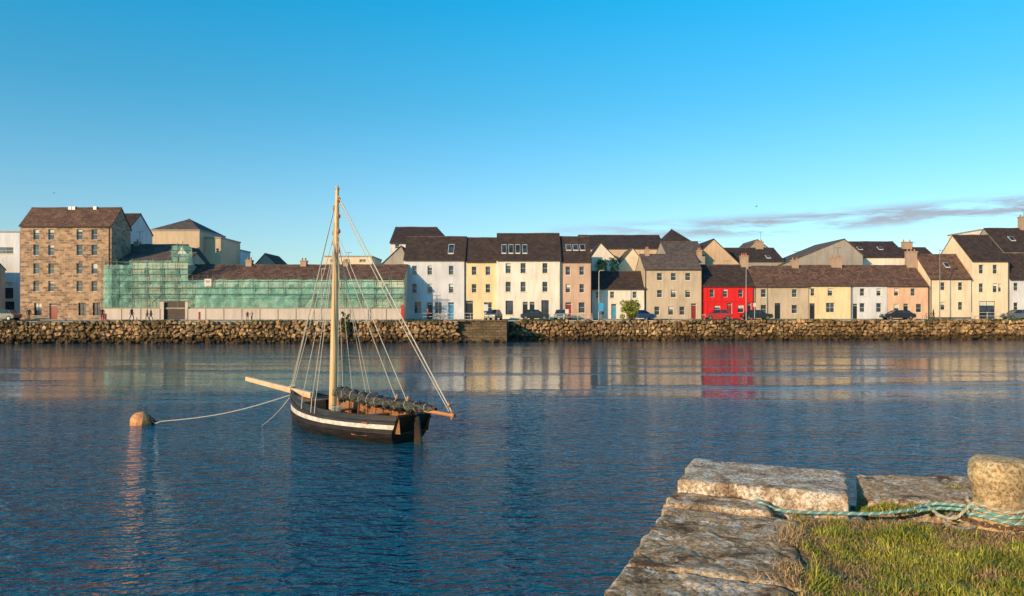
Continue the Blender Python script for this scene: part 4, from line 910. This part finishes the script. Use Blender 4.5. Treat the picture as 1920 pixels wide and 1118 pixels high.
twisted('tan_rope_coil',[G3(1740,950,2.48),G3(1765,968,2.46),G3(1800,975,2.45),G3(1830,985,2.44),G3(1800,992,2.44),G3(1770,978,2.45),G3(1785,962,2.46)],.013,[tn,tn,wmn],RE)
ch=MB()
for i in range(20):
    a=math.pi*.9+i*.16; c=Vector((bol.x+.275*math.cos(a),bol.y+.275*math.sin(a),2.475)); t=Vector((-math.sin(a),math.cos(a),0)); nn_=Vector((math.cos(a),math.sin(a),0)) if i%2 else Vector((0,0,1))
    ch.tube([c+t*.032*math.cos(q)+nn_*.016*math.sin(q) for q in [k*math.pi/6 for k in range(13)]],.006,5,cap=False)
ch.obj('rusty_chain',mat('rusty_iron',(.22,.09,.04),(.1,.045,.02),scale=30),None,smooth=True)
# ---------------------------------------------------------------- sky, sun, camera
el=math.radians(16); az=math.atan2(-.68,-.73)
w=bpy.data.worlds.new('World'); S.world=w; w.use_nodes=True; nt=w.node_tree; L=nt.links; bg=nt.nodes['Background']
sky=N(nt,'ShaderNodeTexSky'); sky.sky_type='NISHITA'; sky.sun_disc=False; sky.sun_elevation=el; sky.sun_rotation=az%(2*math.pi); sky.air_density=1.0; sky.dust_density=.6; sky.ozone_density=2.0
tc=N(nt,'ShaderNodeTexCoord'); sp_=N(nt,'ShaderNodeSeparateXYZ'); L.new(tc.outputs['Generated'],sp_.inputs[0])
tr=ramp(nt,[(0,(.54,.60,.68)),(.13,(.41,.60,.67)),(.267,(.19,.62,.70)),(.39,(.05,.70,.84)),(.7,(.06,.55,.74))],sp_.outputs[2])
mx=N(nt,'ShaderNodeMix',data_type='RGBA',blend_type='MULTIPLY'); mx.inputs[0].default_value=1; L.new(sky.outputs[0],mx.inputs[6]); L.new(tr.outputs[0],mx.inputs[7])
sc_=N(nt,'ShaderNodeVectorMath',operation='SCALE'); sc_.inputs['Scale'].default_value=1.95; L.new(mx.outputs[2],sc_.inputs[0])
mpn=N(nt,'ShaderNodeMapping'); mpn.inputs['Scale'].default_value=(6,6,46); L.new(tc.outputs['Generated'],mpn.inputs[0])
cn=N(nt,'ShaderNodeTexNoise'); cn.inputs['Scale'].default_value=1.7; cn.inputs['Detail'].default_value=10; cn.inputs['Roughness'].default_value=.64; cn.inputs['Distortion'].default_value=.3; L.new(mpn.outputs[0],cn.inputs[0])
cr_=ramp(nt,[(.40,0.0),(.56,1.0)],cn.outputs[0])
def wm_(op,a,b_):
    n=N(nt,'ShaderNodeMath',operation=op)
    for i,v in enumerate((a,b_)):
        if isinstance(v,(int,float)): n.inputs[i].default_value=v
        else: L.new(v,n.inputs[i])
    return n.outputs[0]
band=wm_('SUBTRACT',sp_.outputs[2],wm_('ADD',wm_('MULTIPLY',sp_.outputs[0],.030),.1005))
bandr=N(nt,'ShaderNodeMapRange',interpolation_type='SMOOTHSTEP'); L.new(wm_('ABSOLUTE',band,0),bandr.inputs[0]); 
for i,q in enumerate((0.004,.018,1,0)): bandr.inputs[i+1].default_value=q
xr=N(nt,'ShaderNodeMapRange',interpolation_type='SMOOTHSTEP'); L.new(sp_.outputs[0],xr.inputs[0])
for i,q in enumerate((.04,.32,.35,1)): xr.inputs[i+1].default_value=q
xr2=N(nt,'ShaderNodeMapRange',interpolation_type='SMOOTHSTEP'); L.new(sp_.outputs[0],xr2.inputs[0])
for i,q in enumerate((.02,.08,0,1)): xr2.inputs[i+1].default_value=q
yr=N(nt,'ShaderNodeMapRange'); L.new(sp_.outputs[1],yr.inputs[0])
for i,q in enumerate((.3,.6,0,1)): yr.inputs[i+1].default_value=q
cm=wm_('MULTIPLY',wm_('MULTIPLY',wm_('MULTIPLY',cr_.outputs[0],bandr.outputs[0]),wm_('MULTIPLY',wm_('MULTIPLY',xr.outputs[0],xr2.outputs[0]),yr.outputs[0])),.85)
cmx=N(nt,'ShaderNodeMix',data_type='RGBA'); L.new(cm,cmx.inputs[0]); L.new(sc_.outputs[0],cmx.inputs[6]); cmx.inputs[7].default_value=(2.9,2.9,3.3,1)
L.new(cmx.outputs[2],bg.inputs[0]); bg.inputs[1].default_value=.14
sd_=bpy.data.lights.new('sun','SUN'); sd_.energy=5; sd_.angle=math.radians(.5); sd_.color=(1,.70,.39)
so=bpy.data.objects.new('sun',sd_); COL.objects.link(so); pos=Vector((math.sin(az)*math.cos(el),math.cos(az)*math.cos(el),math.sin(el))); so.rotation_euler=(-pos).to_track_quat('-Z','Y').to_euler()
cd=bpy.data.cameras.new('camera'); cd.lens=F/1920*36; cd.sensor_width=36; cd.shift_y=25/1920; cd.clip_end=8000; cd.clip_start=.05
co=bpy.data.objects.new('camera',cd); COL.objects.link(co); co.location=(0,0,H); co.rotation_euler=(math.pi/2,0,0); S.camera=co
S.view_settings.view_transform='Standard'; S.view_settings.look='None'; S.view_settings.exposure=0
